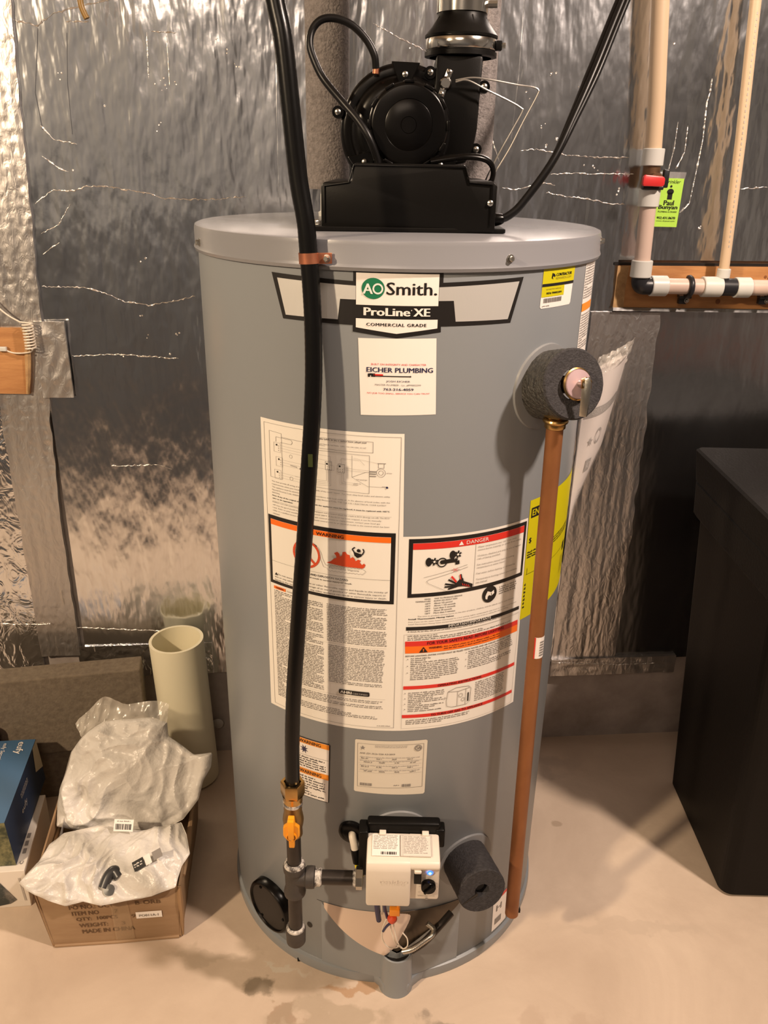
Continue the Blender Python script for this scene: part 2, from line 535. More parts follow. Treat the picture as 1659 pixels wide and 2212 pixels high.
class Print:
    """flat shapes in (s, t) metres, mapped on a surface by fn(s, t, h)"""

    def __init__(p, fn, cut=None, rnd=1):
        p.fn, p.cut, p.mb = fn, cut, MB()
        p.r = random.Random(rnd)

    def poly(p, pts, mt, h=1, cut=True):
        h = h * 0.00035
        if p.cut and cut:
            bm = bmesh.new()
            vs = [bm.verts.new((x, y, 0)) for x, y in pts]
            es = [bm.edges.new((vs[i], vs[(i + 1) % len(vs)])) for i in range(len(vs))]
            bmesh.ops.triangle_fill(bm, use_beauty=True, edges=es)
            x0, x1 = min(a[0] for a in pts), max(a[0] for a in pts)
            k = math.floor(x0 / p.cut) + 1
            while k * p.cut < x1:
                bmesh.ops.bisect_plane(bm, geom=bm.verts[:] + bm.edges[:] + bm.faces[:], plane_co=(k * p.cut, 0, 0), plane_no=(1, 0, 0))
                k += 1
            bm.verts.index_update()
            V = [p.fn(v.co.x, v.co.y, h) for v in bm.verts]
            F = []
            for f in bm.faces:
                F.append([v.index for v in f.verts])
            bm.free()
        else:
            tris = tessellate_polygon([[Vector((x, y, 0)) for x, y in pts]]) if len(pts) > 4 else [tuple(range(len(pts)))]
            V = [p.fn(x, y, h) for x, y in pts]
            F = tris
        p.mb.add(V, F, mt)
        return p

    def rect(p, x0, y0, x1, y1, mt, h=1, cut=True):
        return p.poly([(x0, y0), (x1, y0), (x1, y1), (x0, y1)], mt, h, cut and abs(x1 - x0) > (p.cut or 1))

    def frame(p, x0, y0, x1, y1, w_, mt, h=1):
        p.rect(x0, y0, x1, y0 + w_, mt, h); p.rect(x0, y1 - w_, x1, y1, mt, h)
        p.rect(x0, y0, x0 + w_, y1, mt, h); p.rect(x1 - w_, y0, x1, y1, mt, h)
        return p

    def line(p, a, b, w_, mt, h=2):
        a, b = Vector(a), Vector(b)
        d = (b - a)
        if d.length < 1e-7: return p
        n = Vector((-d.y, d.x)).normalized() * w_ / 2
        k = max(1, int(abs(d.x) / (p.cut or 1)))
        for i in range(k):
            q, r = a + d * i / k, a + d * (i + 1) / k
            p.poly([q + n, q - n, r - n, r + n], mt, h, False)
        return p

    def path(p, pts, w_, mt, h=2):
        for i in range(len(pts) - 1): p.line(pts[i], pts[i + 1], w_, mt, h)
        return p

    def disc(p, x, y, r, mt, h=2, ry=None, n=28, a0=0, a1=2 * PI):
        ry = ry or r
        return p.poly([(x + r * cos(a0 + (a1 - a0) * i / n), y + ry * sin(a0 + (a1 - a0) * i / n)) for i in range(n)], mt, h)

    def ring(p, x, y, r, w_, mt, h=2, n=32):
        p.path([(x + r * cos(2 * PI * i / n), y + r * sin(2 * PI * i / n)) for i in range(n + 1)], w_, mt, h)
        return p

    def text(p, txt, x0, x1, y0, y1, mt, h=3, bold=0.0, shear=0.0, spacing=1.0):
        """fit the text into the box x0..x1, y0..y1"""
        xb = max(0.0, bold)
        bold = 0.0
        vs, fs = text_geo(txt, bold, shear, spacing)
        if not vs: return p
        ax, bx = min(v[0] for v in vs), max(v[0] for v in vs)
        ay, by = min(v[1] for v in vs), max(v[1] for v in vs)
        sx, sy = (x1 - x0) / (bx - ax), (y1 - y0) / (by - ay)
        for k in ((-1, 0, 1) if xb > .015 else (0,)):
            V = []
            for (a, b) in vs:
                X = x0 + (a - ax + k * xb * .8) * sx
                V.append(p.fn(X, y0 + (b - ay) * sy, (h + .15 * k) * 0.00035))
            p.mb.add(V, fs, mt)
        return p

    def fine(p, x0, x1, ytop, ybot, pitch, mt, h=2, xh=0.45, para=0.15, ragged=True, lw=0.42):
        """fine print too small to read in the photograph: rows of letter-sized marks"""
        y = ytop
        r = p.r
        while y - pitch > ybot:
            end = x1
            if ragged:
                end = x1 - r.random() * 0.05 * (x1 - x0)
                if r.random() < para: end = x0 + (x1 - x0) * r.uniform(0.25, 0.8)
            x = x0
            while x < end:
                for _ in range(r.randint(2, 9)):
                    cw = pitch * lw * r.uniform(0.6, 1.15)
                    if x + cw > end: break
                    hh = pitch * xh * (1.0 if r.random() < 0.7 else 1.4)
                    yb = y - pitch * 0.8 - (pitch * 0.14 if r.random() < 0.12 else 0)
                    p.poly([(x, yb), (x + cw * 0.72, yb), (x + cw * 0.72, yb + hh), (x, yb + hh)], mt, h, False)
                    x += cw
                x += pitch * 0.38
            y -= pitch
        return p

    def barcode(p, x0, x1, y0, y1, mt, h=2, n=34):
        x = x0
        u = (x1 - x0) / n
        while x < x1 - u:
            ww = u * p.r.choice([0.5, 0.8, 1.3])
            p.rect(x, y0, min(x + ww, x1), y1, mt, h, False)
            x += ww + u * p.r.choice([0.4, 0.7, 1.0])
        return p

    def build(p, name, parent, label=None):
        o = p.mb.build(name, parent, label)
        if 'lettering' in name or 'print' in name: o['kind'] = 'stuff'
        return o


R = 0.28


def cyl(s, z, h=0.0, rr=R):
    a = s / R
    return Vector(((rr + h) * sin(a), -(rr + h) * cos(a), z))


def flat(o, ux, uy):
    o, ux, uy = Vector(o), Vector(ux).normalized(), Vector(uy).normalized()
    n = ux.cross(uy)
    return lambda s, t, h=0: o + ux * s + uy * t + n * h


def WALLY(x): return 0.318 + 0.103 * x


WN = Vector((0.103, -1, 0)).normalized()
WU = Vector((1, 0.103, 0)).normalized()


def wp(x, z, d=0.0):
    return Vector((x, WALLY(x), z)) + WN * d


# ------------------------------------------------------------------ setting
def struct(o):
    o['kind'] = 'structure'
    return o


XL, XR, YF, ZC = -2.6, 2.4, -2.7, 2.42
b = MB()
b.add([(XL, YF, 0), (XR, YF, 0), (XR, WALLY(XR) + .1, 0), (XL, WALLY(XL) + .1, 0), (XL, YF, -.1), (XR, YF, -.1), (XR, WALLY(XR) + .1, -.1), (XL, WALLY(XL) + .1, -.1)],
      [(0, 1, 2, 3), (7, 6, 5, 4), (0, 4, 5, 1), (1, 5, 6, 2), (2, 6, 7, 3), (3, 7, 4, 0)], M_floor)
struct(b.build('floor'))
b = MB()
b.add([(XL, YF, ZC), (XR, YF, ZC), (XR, WALLY(XR) + .1, ZC), (XL, WALLY(XL) + .1, ZC), (XL, YF, ZC + .1), (XR, YF, ZC + .1), (XR, WALLY(XR) + .1, ZC + .1), (XL, WALLY(XL) + .1, ZC + .1)],
      [(3, 2, 1, 0), (4, 5, 6, 7), (1, 5, 4, 0), (2, 6, 5, 1), (3, 7, 6, 2), (0, 4, 7, 3)], M_ceil)
struct(b.build('ceiling'))
struct(MB().box((XL - .05, (YF + .1) / 2, ZC / 2), (.1, abs(YF) + .4, ZC), M_shut).build('wall_left'))
struct(MB().box((XR + .05, (YF + .5) / 2, ZC / 2), (.1, abs(YF) + .8, ZC), M_shut).build('wall_right'))
struct(MB().box(((XL + XR) / 2, YF - .05, ZC / 2), (XR - XL, .1, ZC), M_shut).build('wall_front'))

# back wall: poured wall with foil-faced board over it
b = MB()
P0, P1 = wp(XL, 0, -0.012), wp(XR, 0, -0.012)
Q0, Q1 = wp(XL, 0, -0.15), wp(XR, 0, -0.15)
up_ = Vector((0, 0, ZC))
b.add([P0, P1, Q1, Q0, P0 + up_, P1 + up_, Q1 + up_, Q0 + up_], [(0, 1, 5, 4), (1, 2, 6, 5), (2, 3, 7, 6), (3, 0, 4, 7), (4, 5, 6, 7), (3, 2, 1, 0)], M_wallc)
wall_back = struct(b.build('wall_back'))


def panel(x0, x1, z0, z1, mt, name='foil_panel', d=0.0, nx=2, nz=2, f=None, thick=0.011, edge=None):
    """sheet on the wall; f(x, z) adds depth; edge(z) shifts the vertical edges"""
    b = MB()
    vs, fs = [], []
    for j in range(nz + 1):
        z = z0 + (z1 - z0) * j / nz
        a, c = (x0, x1) if not edge else edge(z)
        for i in range(nx + 1):
            x = a + (c - a) * i / nx
            vs.append(wp(x, z, d + (f(x, z) if f else 0)))
    for j in range(nz):
        for i in range(nx):
            q = j * (nx + 1) + i
            fs.append((q, q + 1, q + nx + 2, q + nx + 1))
    k = len(vs)
    ring = [i for i in range(nx + 1)] + [(j + 1) * (nx + 1) + nx for j in range(nz)] + [nz * (nx + 1) + i for i in range(nx - 1, -1, -1)] + [j * (nx + 1) for j in range(nz - 1, 0, -1)]
    back = [vs[i] - WN * thick for i in ring]
    vs += back
    n = len(ring)
    for i in range(n):
        fs.append((ring[i], k + i, k + (i + 1) % n, ring[(i + 1) % n]))
    b.add(vs, fs, mt, nx > 2)
    return b.build(name, wall_back)


def ridged(x, z, sx, sz, seed=0.0):
    v = noise.noise(Vector((x * sx, z * sz, seed)))
    return 1 - abs(v) * 2


panel(XL, -0.735, 0.0, ZC, M_foilL)
panel(-0.645, 0.375, 0.222, ZC, M_foil)
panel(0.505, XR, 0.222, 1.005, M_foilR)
panel(0.375, 0.505, 1.1, ZC, M_foil, d=0.0)
panel(0.505, XR, 1.1, ZC, M_foil, d=-0.0005)
panel(0.375, 0.413, 1.005, 1.1, M_foil)


def tape_left(z): return (-0.608 - 0.115 * (1.366 - z) / 1.07 - 0.040, -0.606 - 0.063 * (1.366 - z) / 1.07 + 0.004)


panel(0, 0, 0.28, 1.7, M_foiltape, 'foil_tape', 0.004, 26, 340,
      lambda x, z: 0.0012 * ridged(x, z, 60, 6, 1.0) + 0.0010 * ridged(x, z, 120, 50, 5.0) + 0.002 * noise.noise(Vector((x * 10, z * 4, 3))),
      thick=0.012, edge=lambda z: (-0.735 + 0.06 * max(0, z - 0.9) + 0.004 * noise.noise(Vector((z * 20, 0, 0))), -0.655 + 0.045 * max(0, z - 0.6) + 0.004 * noise.noise(Vector((z * 22, 4, 0)))))
# tape beside the heater on the right, with a deep crumple
panel(0, 0, 0.215, 1.005, M_foiltape, 'foil_tape', 0.003, 60, 260,
      lambda x, z: 0.0013 * ridged(x, z, 55, 4, 2.0) + 0.0005 * ridged(x, z, 120, 30, 7.0),
      thick=0.012, edge=lambda z: (0.372 + 0.003 * noise.noise(Vector((z * 20, 9, 0))), 0.508 + 0.016 * (0.9 - z) + 0.005 * noise.noise(Vector((z * 25, 14, 0)))))
# torn patch beside the coiled cable
panel(-0.652, -0.597, 0.845, 0.985, M_foiltape, 'foil_patch', 0.0095, 16, 40, lambda x, z: 0.0018 * ridged(x, z, 40, 25, 3.0), thick=0.006)
# horizontal tape over the foot of the board at right, then bare concrete
panel(0.37, 0.66, 0.188, 0.232, M_foiltape, 'foil_tape', 0.0085, 60, 12, lambda x, z: 0.002 * ridged(x, z, 30, 60, 8.0), thick=0.016)
panel(-0.66, -0.38, 0.222, 0.30, M_foilL, 'foil_patch', 0.002, 40, 14, lambda x, z: 0.002 * ridged(x, z, 22, 40, 9.0), thick=0.008)

CREASES = [
    [(-0.621, 1.184), (-0.591, 1.205), (-0.553, 1.205), (-0.533, 1.213), (-0.495, 1.212), (-0.43, 1.203), (-0.411, 1.195), (-0.368, 1.194), (-0.313, 1.195), (-0.266, 1.2)],
    [(-0.629, 1.045), (-0.557, 1.044), (-0.522, 1.035), (-0.492, 1.02), (-0.448, 1.013), (-0.398, 1.022), (-0.364, 1.03)],
    [(-0.631, 1.459), (-0.58, 1.45), (-0.556, 1.466), (-0.516, 1.477), (-0.439, 1.495)],
    [(-0.596, 1.305), (-0.577, 1.285), (-0.54, 1.278)],
    [(-0.618, 1.135), (-0.587, 1.149), (-0.563, 1.184)],
    [(-0.536, 1.457), (-0.5, 1.458)],
    [(0.213, 1.283), (0.241, 1.285), (0.292, 1.277), (0.351, 1.274), (0.409, 1.275)],
    [(0.185, 1.222), (0.206, 1.218), (0.23, 1.223), (0.263, 1.231), (0.28, 1.227)],
    [(0.27, 1.245), (0.312, 1.247), (0.421, 1.248)],
    [(0.265, 1.215), (0.308, 1.208), (0.333, 1.206), (0.394, 1.197), (0.411, 1.197)],
    [(0.539, 1.402), (0.539, 1.381), (0.536, 1.367), (0.539, 1.308), (0.536, 1.255), (0.532, 1.2), (0.517, 1.184)],
    [(0.489, 1.333), (0.489, 1.292), (0.484, 1.254)],
    [(0.508, 1.329), (0.509, 1.285), (0.497, 1.258)],
    [(-0.807, 0.364), (-0.752, 0.36), (-0.706, 0.36)],
    [(-0.66, 0.347), (-0.576, 0.339), (-0.452, 0.329)],
    [(-0.047, 1.468), (-0.006, 1.45), (0.042, 1.43)],
    [(0.371, 0.228), (0.435, 0.223), (0.523, 0.216), (0.609, 0.218)],
    [(-0.593, 0.921), (-0.514, 0.924), (-0.402, 0.916)],
    [(-0.404, 1.447), (-0.364, 1.446)],
    [(-0.411, 1.445), (-0.414, 1.379)],
    [(-0.38, 1.446), (-0.381, 1.369)],
    [(-0.546, 0.705), (-0.458, 0.707), (-0.432, 0.697)],
    [(0.614, 1.226), (0.674, 1.23)],
    [(0.158, 1.307), (0.177, 1.263)],
    [(-0.60, 1.26), (-0.575, 1.24), (-0.56, 1.235)],
    [(-0.62, 1.10), (-0.60, 1.115), (-0.59, 1.12)],
]
rc = random.Random(3)
for cpts in CREASES:
    b = MB()
    pts = []
    for i in range(len(cpts) - 1):
        (xa, za), (xb, zb) = cpts[i], cpts[i + 1]
        L = math.hypot(xb - xa, zb - za)
        k = max(2, int(L / 0.004))
        for j in range(k):
            t = j / k
            pts.append((xa + (xb - xa) * t, za + (zb - za) * t + rc.uniform(-.0012, .0012)))
    pts.append(cpts[-1])
    dpth = 0.014 if cpts[0][1] < 0.25 else (0.006 if cpts[0][0] < -0.7 else 0.0)
    rs = [rc.choice([0.0003, 0.0005, 0.0007, 0.0010, 0.0016]) * 0.9 for _ in pts]
    rs[0] = rs[-1] = 0.0002
    b.tube([wp(x, z, dpth + 0.0005) for x, z in pts], 0.001, M_crease, n=5, rs=rs, smooth=False)
    b.build('foil_crease', wall_back)
# dents and punctures of the foil
b = MB()
for (x, z) in [(-0.555, 1.38), (-0.40, 1.366), (-0.385, 1.362), (-0.39, 1.375), (-0.41, 1.30), (-0.37, 1.37), (-0.40, 1.315), (-0.49, 1.335), (-0.455, 0.955), (-0.40, 0.965), (-0.42, 0.93), (-0.5, 0.92), (-0.46, 1.0),
               (0.28, 1.30), (0.262, 1.29), (0.40, 1.225), (0.31, 1.38), (0.39, 1.215), (0.56, 1.16), (0.46, 1.45), (-0.55, 1.24), (-0.45, 1.09), (0.33, 1.26), (0.35, 1.255), (0.25, 1.325), (-0.28, 1.42), (-0.27, 1.40), (-0.3, 1.44), (0.02, 1.44), (0.26, 1.40), (0.36, 1.49), (0.22, 1.37)]:
    for k in range(rc.randint(1, 3)):
        r_ = rc.uniform(0.0005, 0.0015)
        M = frame(wp(x + rc.uniform(-.006, .006), z + rc.uniform(-.006, .006), 0.0), WN)
        b.lathe([(r_ * 1.6, 0), (r_, r_ * .35), (0, r_ * .2)], M_crease, M, 5)
b.build('foil_dent', wall_back, kind='stuff')
# long faint folds in the foil
for pts, r_ in [([(-0.205, 1.47), (-0.208, 1.321), (-0.208, 1.205), (-0.2, 1.12)], .0006), ([(-0.546, 1.293), (-0.544, 1.369), (-0.536, 1.441)], .0006), ([(-0.593, 1.299), (-0.597, 1.354), (-0.58, 1.446)], .0007), ([(0.2, 1.52), (0.2, 1.4), (0.195, 1.3)], .0006)]:
    MB().tube([wp(x, z, 0.0) for x, z in pts], r_, M_foil, n=5).build('foil_crease', wall_back)
# plastic washer and screw low on the wall, stains on the bare concrete
b = MB()
b.lathe([(0.0, .004), (.006, .004), (.011, .002), (.013, 0)], M_lgray, frame(wp(-0.38, 0.085, 0.0), WN), 24)
b.build('screw_washer', wall_back)

# ------------------------------------------------------------------ water heater
H = 1.18
heater = thing('water_heater', (0, 0, 0), 'tall grey cylindrical gas water heater covered in labels with a black blower on top', 'water heater')
b = MB()
b.lathe([(R - .004, 0.018), (R, 0.024), (R, H - 0.028)], M_tank, n=160)
b.build('jacket', heater)
b = MB()
b.lathe([(R - .012, .0), (R + .0035, .0), (R + .005, .006), (R + .004, 0.020), (R - .004, 0.0235)], M_tank, n=160)
b.build('base_pan', heater)
RT = 0.284
b = MB()
b.lathe([(R - .002, H - 0.034), (RT, H - 0.034), (RT + .0016, H - .030), (RT, H - 0.026), (RT, H - 0.006), (RT - .0012, H - 0.0015), (RT - .005, H), (0, H + .001)], M_lid, n=160)
b.build('lid', heater)


def screw(parent, pos, n, r=0.0035, mt=None, name='screw', hx=True):
    b = MB()
    M = frame(pos, n)
    if hx:
        b.lathe([(r * 1.5, 0), (r * 1.5, r * .3), (r * 1.05, r * .35)], mt or M_zinc, M, 20)
        b.lathe([(r, r * .3), (r, r * 1.4), (r * .8, r * 1.6), (0, r * 1.6)], mt or M_zinc, M, 6, False)
    else:
        b.lathe([(r * 1.3, 0), (r * 1.15, r * .6), (r * .6, r * .95), (0, r * 1.0)], mt or M_zinc, M, 20)
        b.box((0, 0, 0), (1, 1, 1), mt or M_zinc) if False else None
        b.prism([(-r * .7, -r * .12), (r * .7, -r * .12), (r * .7, r * .12), (-r * .7, r * .12)], r * .8, r * 1.06, M_black, M)
        b.prism([(-r * .12, -r * .7), (r * .12, -r * .7), (r * .12, r * .7), (-r * .12, r * .7)], r * .8, r * 1.07, M_black, M)
    return b.build(name, parent)


for s_, z_ in ((0.134, H - .020), (-0.318, H - .021), (0.36, H - .012)):
    a = s_ / R
    n_ = Vector((sin(a), -cos(a), 0))
    screw(heater, Vector((RT * sin(a), -RT * cos(a), z_)), n_, 0.0033)


def CP(rnd=1): return Print(cyl, 0.010, rnd)


# --- maker's nameplate
p = CP()
p.poly([(-0.1548, 1.1383), (-0.0492, 1.1345), (-0.0492, 1.1490), (0.0540, 1.1492), (0.0540, 1.1345), (0.1585, 1.1383), (0.1436, 1.0858), (0.0534, 1.0850), (0.0536, 1.0785), (0.0017, 1.0712), (-0.0495, 1.0773), (-0.0495, 1.0848), (-0.1397, 1.0856)], M_black, 1)
p.poly([(-0.1465, 1.1325), (-0.046, 1.1295), (-0.046, 1.1140), (-0.0645, 1.1140), (-0.0674, 1.0905), (-0.1355, 1.0905)], M_silver, 2)
p.poly([(0.0495, 1.1295), (0.1522, 1.1335), (0.1392, 1.0904), (0.0709, 1.0904), (0.0674, 1.1142), (0.0495, 1.1142)], M_silver, 2)
p.rect(-0.0456, 1.1085, 0.0492, 1.1442, M_sticker, 2)
p.poly([(-0.0457, 1.0930), (0.0492, 1.0930), (0.0492, 1.0830), (0.0016, 1.0765), (-0.0457, 1.0826)], M_sticker, 2)
o = p.build('nameplate', heater)
o['label'] = 'silver black and white nameplate reading AO Smith ProLine XE commercial grade' if False else 'black and silver shield-shaped nameplate'
p = CP()
p.disc(-0.0260, 1.1272, 0.0133, M_green, 3, ry=0.0118)
p.text('A', -0.0375, -0.0265, 1.1212, 1.1325, M_sticker, 4, 0.035)
p.ring(-0.0205, 1.1270, 0.0052, 0.0019, M_sticker, 4)
p.ring(-0.0240, 1.1272, 0.0125, 0.0010, M_sticker, 4) if False else None
p.text('Smith.', -0.0105, 0.0468, 1.1205, 1.1345, M_black, 3, 0.022)
p.text('ProLine', -0.0361, 0.0165, 1.0968, 1.1058, M_sticker, 3, 0.05)
p.disc(0.0185, 1.1035, 0.0006, M_sticker, 3, n=8)
p.text('XE', 0.0212, 0.0396, 1.0968, 1.1058, M_sticker, 3, 0.05)
p.text('COMMERCIAL GRADE', -0.0333, 0.0362, 1.0848, 1.0884, M_black, 3, 0.035, 0, 1.15)
p.build('nameplate_lettering', heater)

# --- plumber's sticker
p = CP(2)
p.poly([(-0.0430, 1.0703), (0.0489, 1.0715), (0.0520, 0.9795), (-0.0392, 0.9776)], M_sticker, 1)
p.build('installer_sticker', heater, 'square white plumber\'s contact sticker')
p = CP(3)
p.text('BUILT ON INTEGRITY AND CHARACTER', -0.0271, 0.0378, 1.0392, 1.0414, M_red, 2, 0.01)
p.text('EICHER PLUMBING', -0.0326, 0.0460, 1.0308, 1.0366, M_navy, 2, 0.03)
p.text('JOSH EICHER', -0.0092, 0.0194, 1.0186, 1.0212, M_navy, 2, 0.01)
p.text('MASTER PLUMBER - Lic. #PM002599', -0.0224, 0.0323, 1.0145, 1.0168, M_grayp, 2, 0.0)
p.text('763-216-4059', -0.0123, 0.0236, 1.0090, 1.0119, M_navy, 2, 0.025)
p.text('NO JOB TOO SMALL, SERVICE YOU CAN TRUST', -0.0317, 0.0433, 1.0040, 1.0063, M_red, 2, 0.01)
# pipe wrench drawing
p.poly([(-0.0312, 1.0288), (-0.0270, 1.0294), (-0.0262, 1.0272), (-0.0285, 1.0268), (-0.0288, 1.0246), (-0.0310, 1.0250)], M_black, 2, False)
p.rect(-0.0272, 1.0252, -0.0225, 1.0292, M_black, 2, False)
p.rect(-0.0240, 1.0258, -0.0130, 1.0286, M_red, 2, False)
p.rect(-0.0240, 1.0258, -0.0130, 1.0268, M_black, 3, False)
p.rect(-0.0130, 1.0256, 0.0200, 1.0268, M_black, 2, True)
p.disc(0.0195, 1.0262, 0.0010, M_black, 2, n=10)
p.build('installer_lettering', heater)

# --- long instruction label (left)
p = CP(4)
p.poly([(-0.1826, 0.9560), (0.0146, 0.9553), (0.0216, 0.5120), (-0.1855, 0.5120)], M_white, 1)
o = p.build('instruction_label', heater, 'long paper instruction label with wiring diagram and orange warning')
p = CP(5)
W1 = 0.00045
p.frame(-0.1770, 0.5170, 0.0110, 0.9510, W1, M_grayp, 2)
# wiring diagram
g = M_lgray
gd = M_grayp
p.path([(-0.168, 0.941), (-0.148, 0.940), (-0.148, 0.878), (-0.168, 0.878), (-0.168, 0.941)], W1, gd)
p.path([(-0.148, 0.9355), (-0.085, 0.9335)], W1, gd)
p.path([(-0.157, 0.928), (-0.157, 0.9345), (-0.133, 0.934), (-0.131, 0.931), (-0.133, 0.928), (-0.150, 0.928)], W1, gd)
for (x, y) in ((-0.155, 0.921), (-0.152, 0.902), (-0.155, 0.884)):
    p.frame(x - .006, y - .007, x + .005, y + .006, W1, g, 2)
    p.disc(x - .001, y + .003, .0013, M_black, 3, n=8)
    for k in range(3):
        p.disc(x + .002, y - .004 + k * .003, .0006, gd, 3, n=6)
        p.line((x + .005, y - .004 + k * .0035), (x + .045, y - .004 + k * .0035 - .001), W1 * .8, g)
p.line((-0.135, 0.900), (-0.125, 0.899), .0016, g)
p.disc(-0.119, 0.898, .0018, M_black, 3, n=8)
p.ring(-0.134, 0.912, .0022, W1 * .7, gd); p.ring(-0.134, 0.882, .0024, W1 * .7, gd)
p.frame(-0.098, 0.9295, -0.0235, 0.944, W1, gd, 2)
p.fine(-0.093, -0.030, 0.9435, 0.9405, .0026, gd, xh=.5, ragged=False)
p.text('ELECTRICAL RATING: 120V, 10A OR LESS, 60 HZ', -0.094, -0.0325, 0.9345, 0.9363, gd, 3, 0.01)
p.path([(-0.100, 0.927), (-0.028, 0.926), (-0.028, 0.8755), (-0.100, 0.8770), (-0.100, 0.927)], W1, gd)
for k in range(4):
    p.path([(-0.100, .9215 - k * .006), (-0.078 + k * .0016, .9205 - k * .006), (-0.078 + k * .0016, .909)], W1 * .8, g)
    p.path([(-0.0835 + k * .002, .902), (-0.0835 + k * .002, .8835 - k * .002 + .004), (-0.128 + k * .01, .886 - k * .002)], W1 * .8, g)
for (x, y) in ((-0.0805, 0.9085), (-0.0635, 0.907)):
    p.frame(x - .0045, y - .0065, x + .0045, y + .005, W1, gd, 2)
    p.disc(x - .002, y + .002, .0013, M_black, 3, n=8)
    for k in range(4): p.disc(x + (k % 2) * .003 - .0015, y - .002 - (k // 2) * .0026, .0006, gd, 3, n=6)
p.path([(-0.0635, .9005), (-0.0635, .8865), (-0.048, .8855)], W1 * .8, g); p.path([(-0.0605, .9005), (-0.0605, .889), (-0.048, .888)], W1 * .8, g)
p.path([(-0.059, .9075), (-0.028, .906), (-0.018, .906)], W1 * .8, g); p.path([(-0.059, .9045), (-0.018, .9035)], W1 * .8, g)
p.path([(-0.0500, .9245), (-0.0500, .896), (-0.032, .904), (-0.018, .9035)], W1 * .8, gd); p.path([(-0.0500, .896), (-0.030, .885), (-0.012, .8848)], W1 * .8, gd)
p.path([(-0.0635, .912), (-0.0635, .9195), (-0.040, .919), (-0.034, .913)], W1 * .8, g)
p.path([(-0.048, .9215), (-0.018, .9165)], W1 * .8, g)
p.ring(-0.0135, 0.9040, .0055, W1, gd); p.ring(-0.0135, 0.9040, .0030, W1, gd)
p.frame(-0.0170, 0.910, -0.0095, 0.9165, W1, gd, 2)
p.line((-0.018, .9163), (-0.0075, .9163), .0008, gd)
for k in range(3): p.line((-0.028, .899 + k * .003), (-0.0195, .899 + k * .003), .0012, gd)
p.fine(-0.0065, 0.0010, .9050, .9025, .0020, g); p.fine(-0.048, -0.038, .8890, .8830, .0020, g); p.fine(-0.044, -0.030, .8945, .8915, .0020, g)
p.disc(-0.0055, 0.8848, .0015, M_navy, 3, n=8); p.line((-0.012, .8855), (-0.006, .8855), .0012, g)
# text lines under the diagram
ys = 0.8735
TXT = ['You must provide all wiring of the proper size outside of the water heater. You must obey local codes and electric utility',
       'requirements when you install this wiring.',
       'This appliance must be electrically grounded in accordance with local codes or, in the absence of local codes, with the',
       'National Electrical Code, ANSI/NFPA 70 or the Canadian Electrical Code. THE CSA C22.1 ELECTRICAL CODE (LATEST',
       'EDITION).',
       'Note: If any of the original wire as supplied with the appliance must be replaced, it must be replaced with 105\u00b0C',
       'wire or its equivalent.',
       'ENERGY CUT-OFF CONTROL: This appliance is equipped with a control which has a built in ECO (Energy cut-off). The ECO',
       'will stop the gas if should the temperature exceed 200\u00b0F. If the ECO has been tripped, it can be manually',
       'reset. Refer to your installation manual. For gas control service or replacement, contact your local gas',
       'utility, or a qualified service technician. Replacement control must be an identical model to the control which has been',
       'removed.']
for k, t_ in enumerate(TXT):
    y = ys - k * .00405 - (0.0012 if k > 6 else 0)
    full = 0.1650
    wd = full * min(1.0, len(t_) / 112)
    p.text(t_, -0.1665, -0.1665 + wd, y - .0026, y - .0002, gd if k not in (5, 6) else M_black, 2, 0.012 if k not in (5, 6) else 0.03)
p.line((-0.1665, .8447), (0.001, .8447), W1 * .7, g)
# warning box
p.poly([(-0.1754, .8230), (0.0070, .8222), (0.0066, .7184), (-0.1756, .7199)], M_black, 2)
p.poly([(-0.1705, .8175), (0.0012, .8165), (0.0010, .7235), (-0.1708, .7250)], M_white, 3)
p.poly([(-0.1705, .8175), (0.0012, .8165), (0.0012, .8085), (-0.1705, .8095)], M_orange, 4)
p.text('WARNING', -0.0985, -0.0605, .8102, .8148, M_black, 5, 0.03)
p.poly([(-0.110, .8100), (-0.106, .8150), (-0.102, .8100)], M_black, 5, False)
p.line((-0.1705, .7552), (0.0012, .7545), W1, gd, 4)
p.ring(-0.1135, .7795, .0190, .0033, M_flame, 5, 36)
p.line((-0.1265, .7925), (-0.1005, .7665), .0033, M_flame, 5)
p.poly([(-0.122, .770), (-0.122, .785), (-0.118, .790), (-0.109, .790), (-0.106, .785), (-0.106, .770)], M_black, 4, False)
p.path([(-0.110, .7965), (-0.101, .7955), (-0.098, .7935)], .0016, M_black, 5)
p.path([(-0.098, .7935), (-0.094, .7850), (-0.0925, .7760), (-0.0885, .7655), (-0.082, .7640)], W1 * .9, gd, 5)
p.path([(-0.096, .7930), (-0.0915, .7850), (-0.0895, .7770), (-0.086, .7695), (-0.082, .7680)], W1 * .9, gd, 5)
fl = [(-0.0840, .7725), (-0.078, .7755), (-0.0735, .7800), (-0.0700, .7815), (-0.0710, .7850), (-0.0735, .7880), (-0.0690, .7905), (-0.0660, .7880), (-0.0655, .7840), (-0.0625, .7860), (-0.0620, .7910), (-0.0580, .7920), (-0.0560, .7885),
      (-0.0525, .7880), (-0.0515, .7830), (-0.0485, .7855), (-0.0462, .7835), (-0.0445, .7800), (-0.0410, .7825), (-0.0375, .7815), (-0.0390, .7785), (-0.0360, .7750), (-0.0335, .7775), (-0.0315, .7755), (-0.0325, .7720), (-0.0350, .7700), (-0.060, .7702)]
p.poly(fl, M_flame, 5)
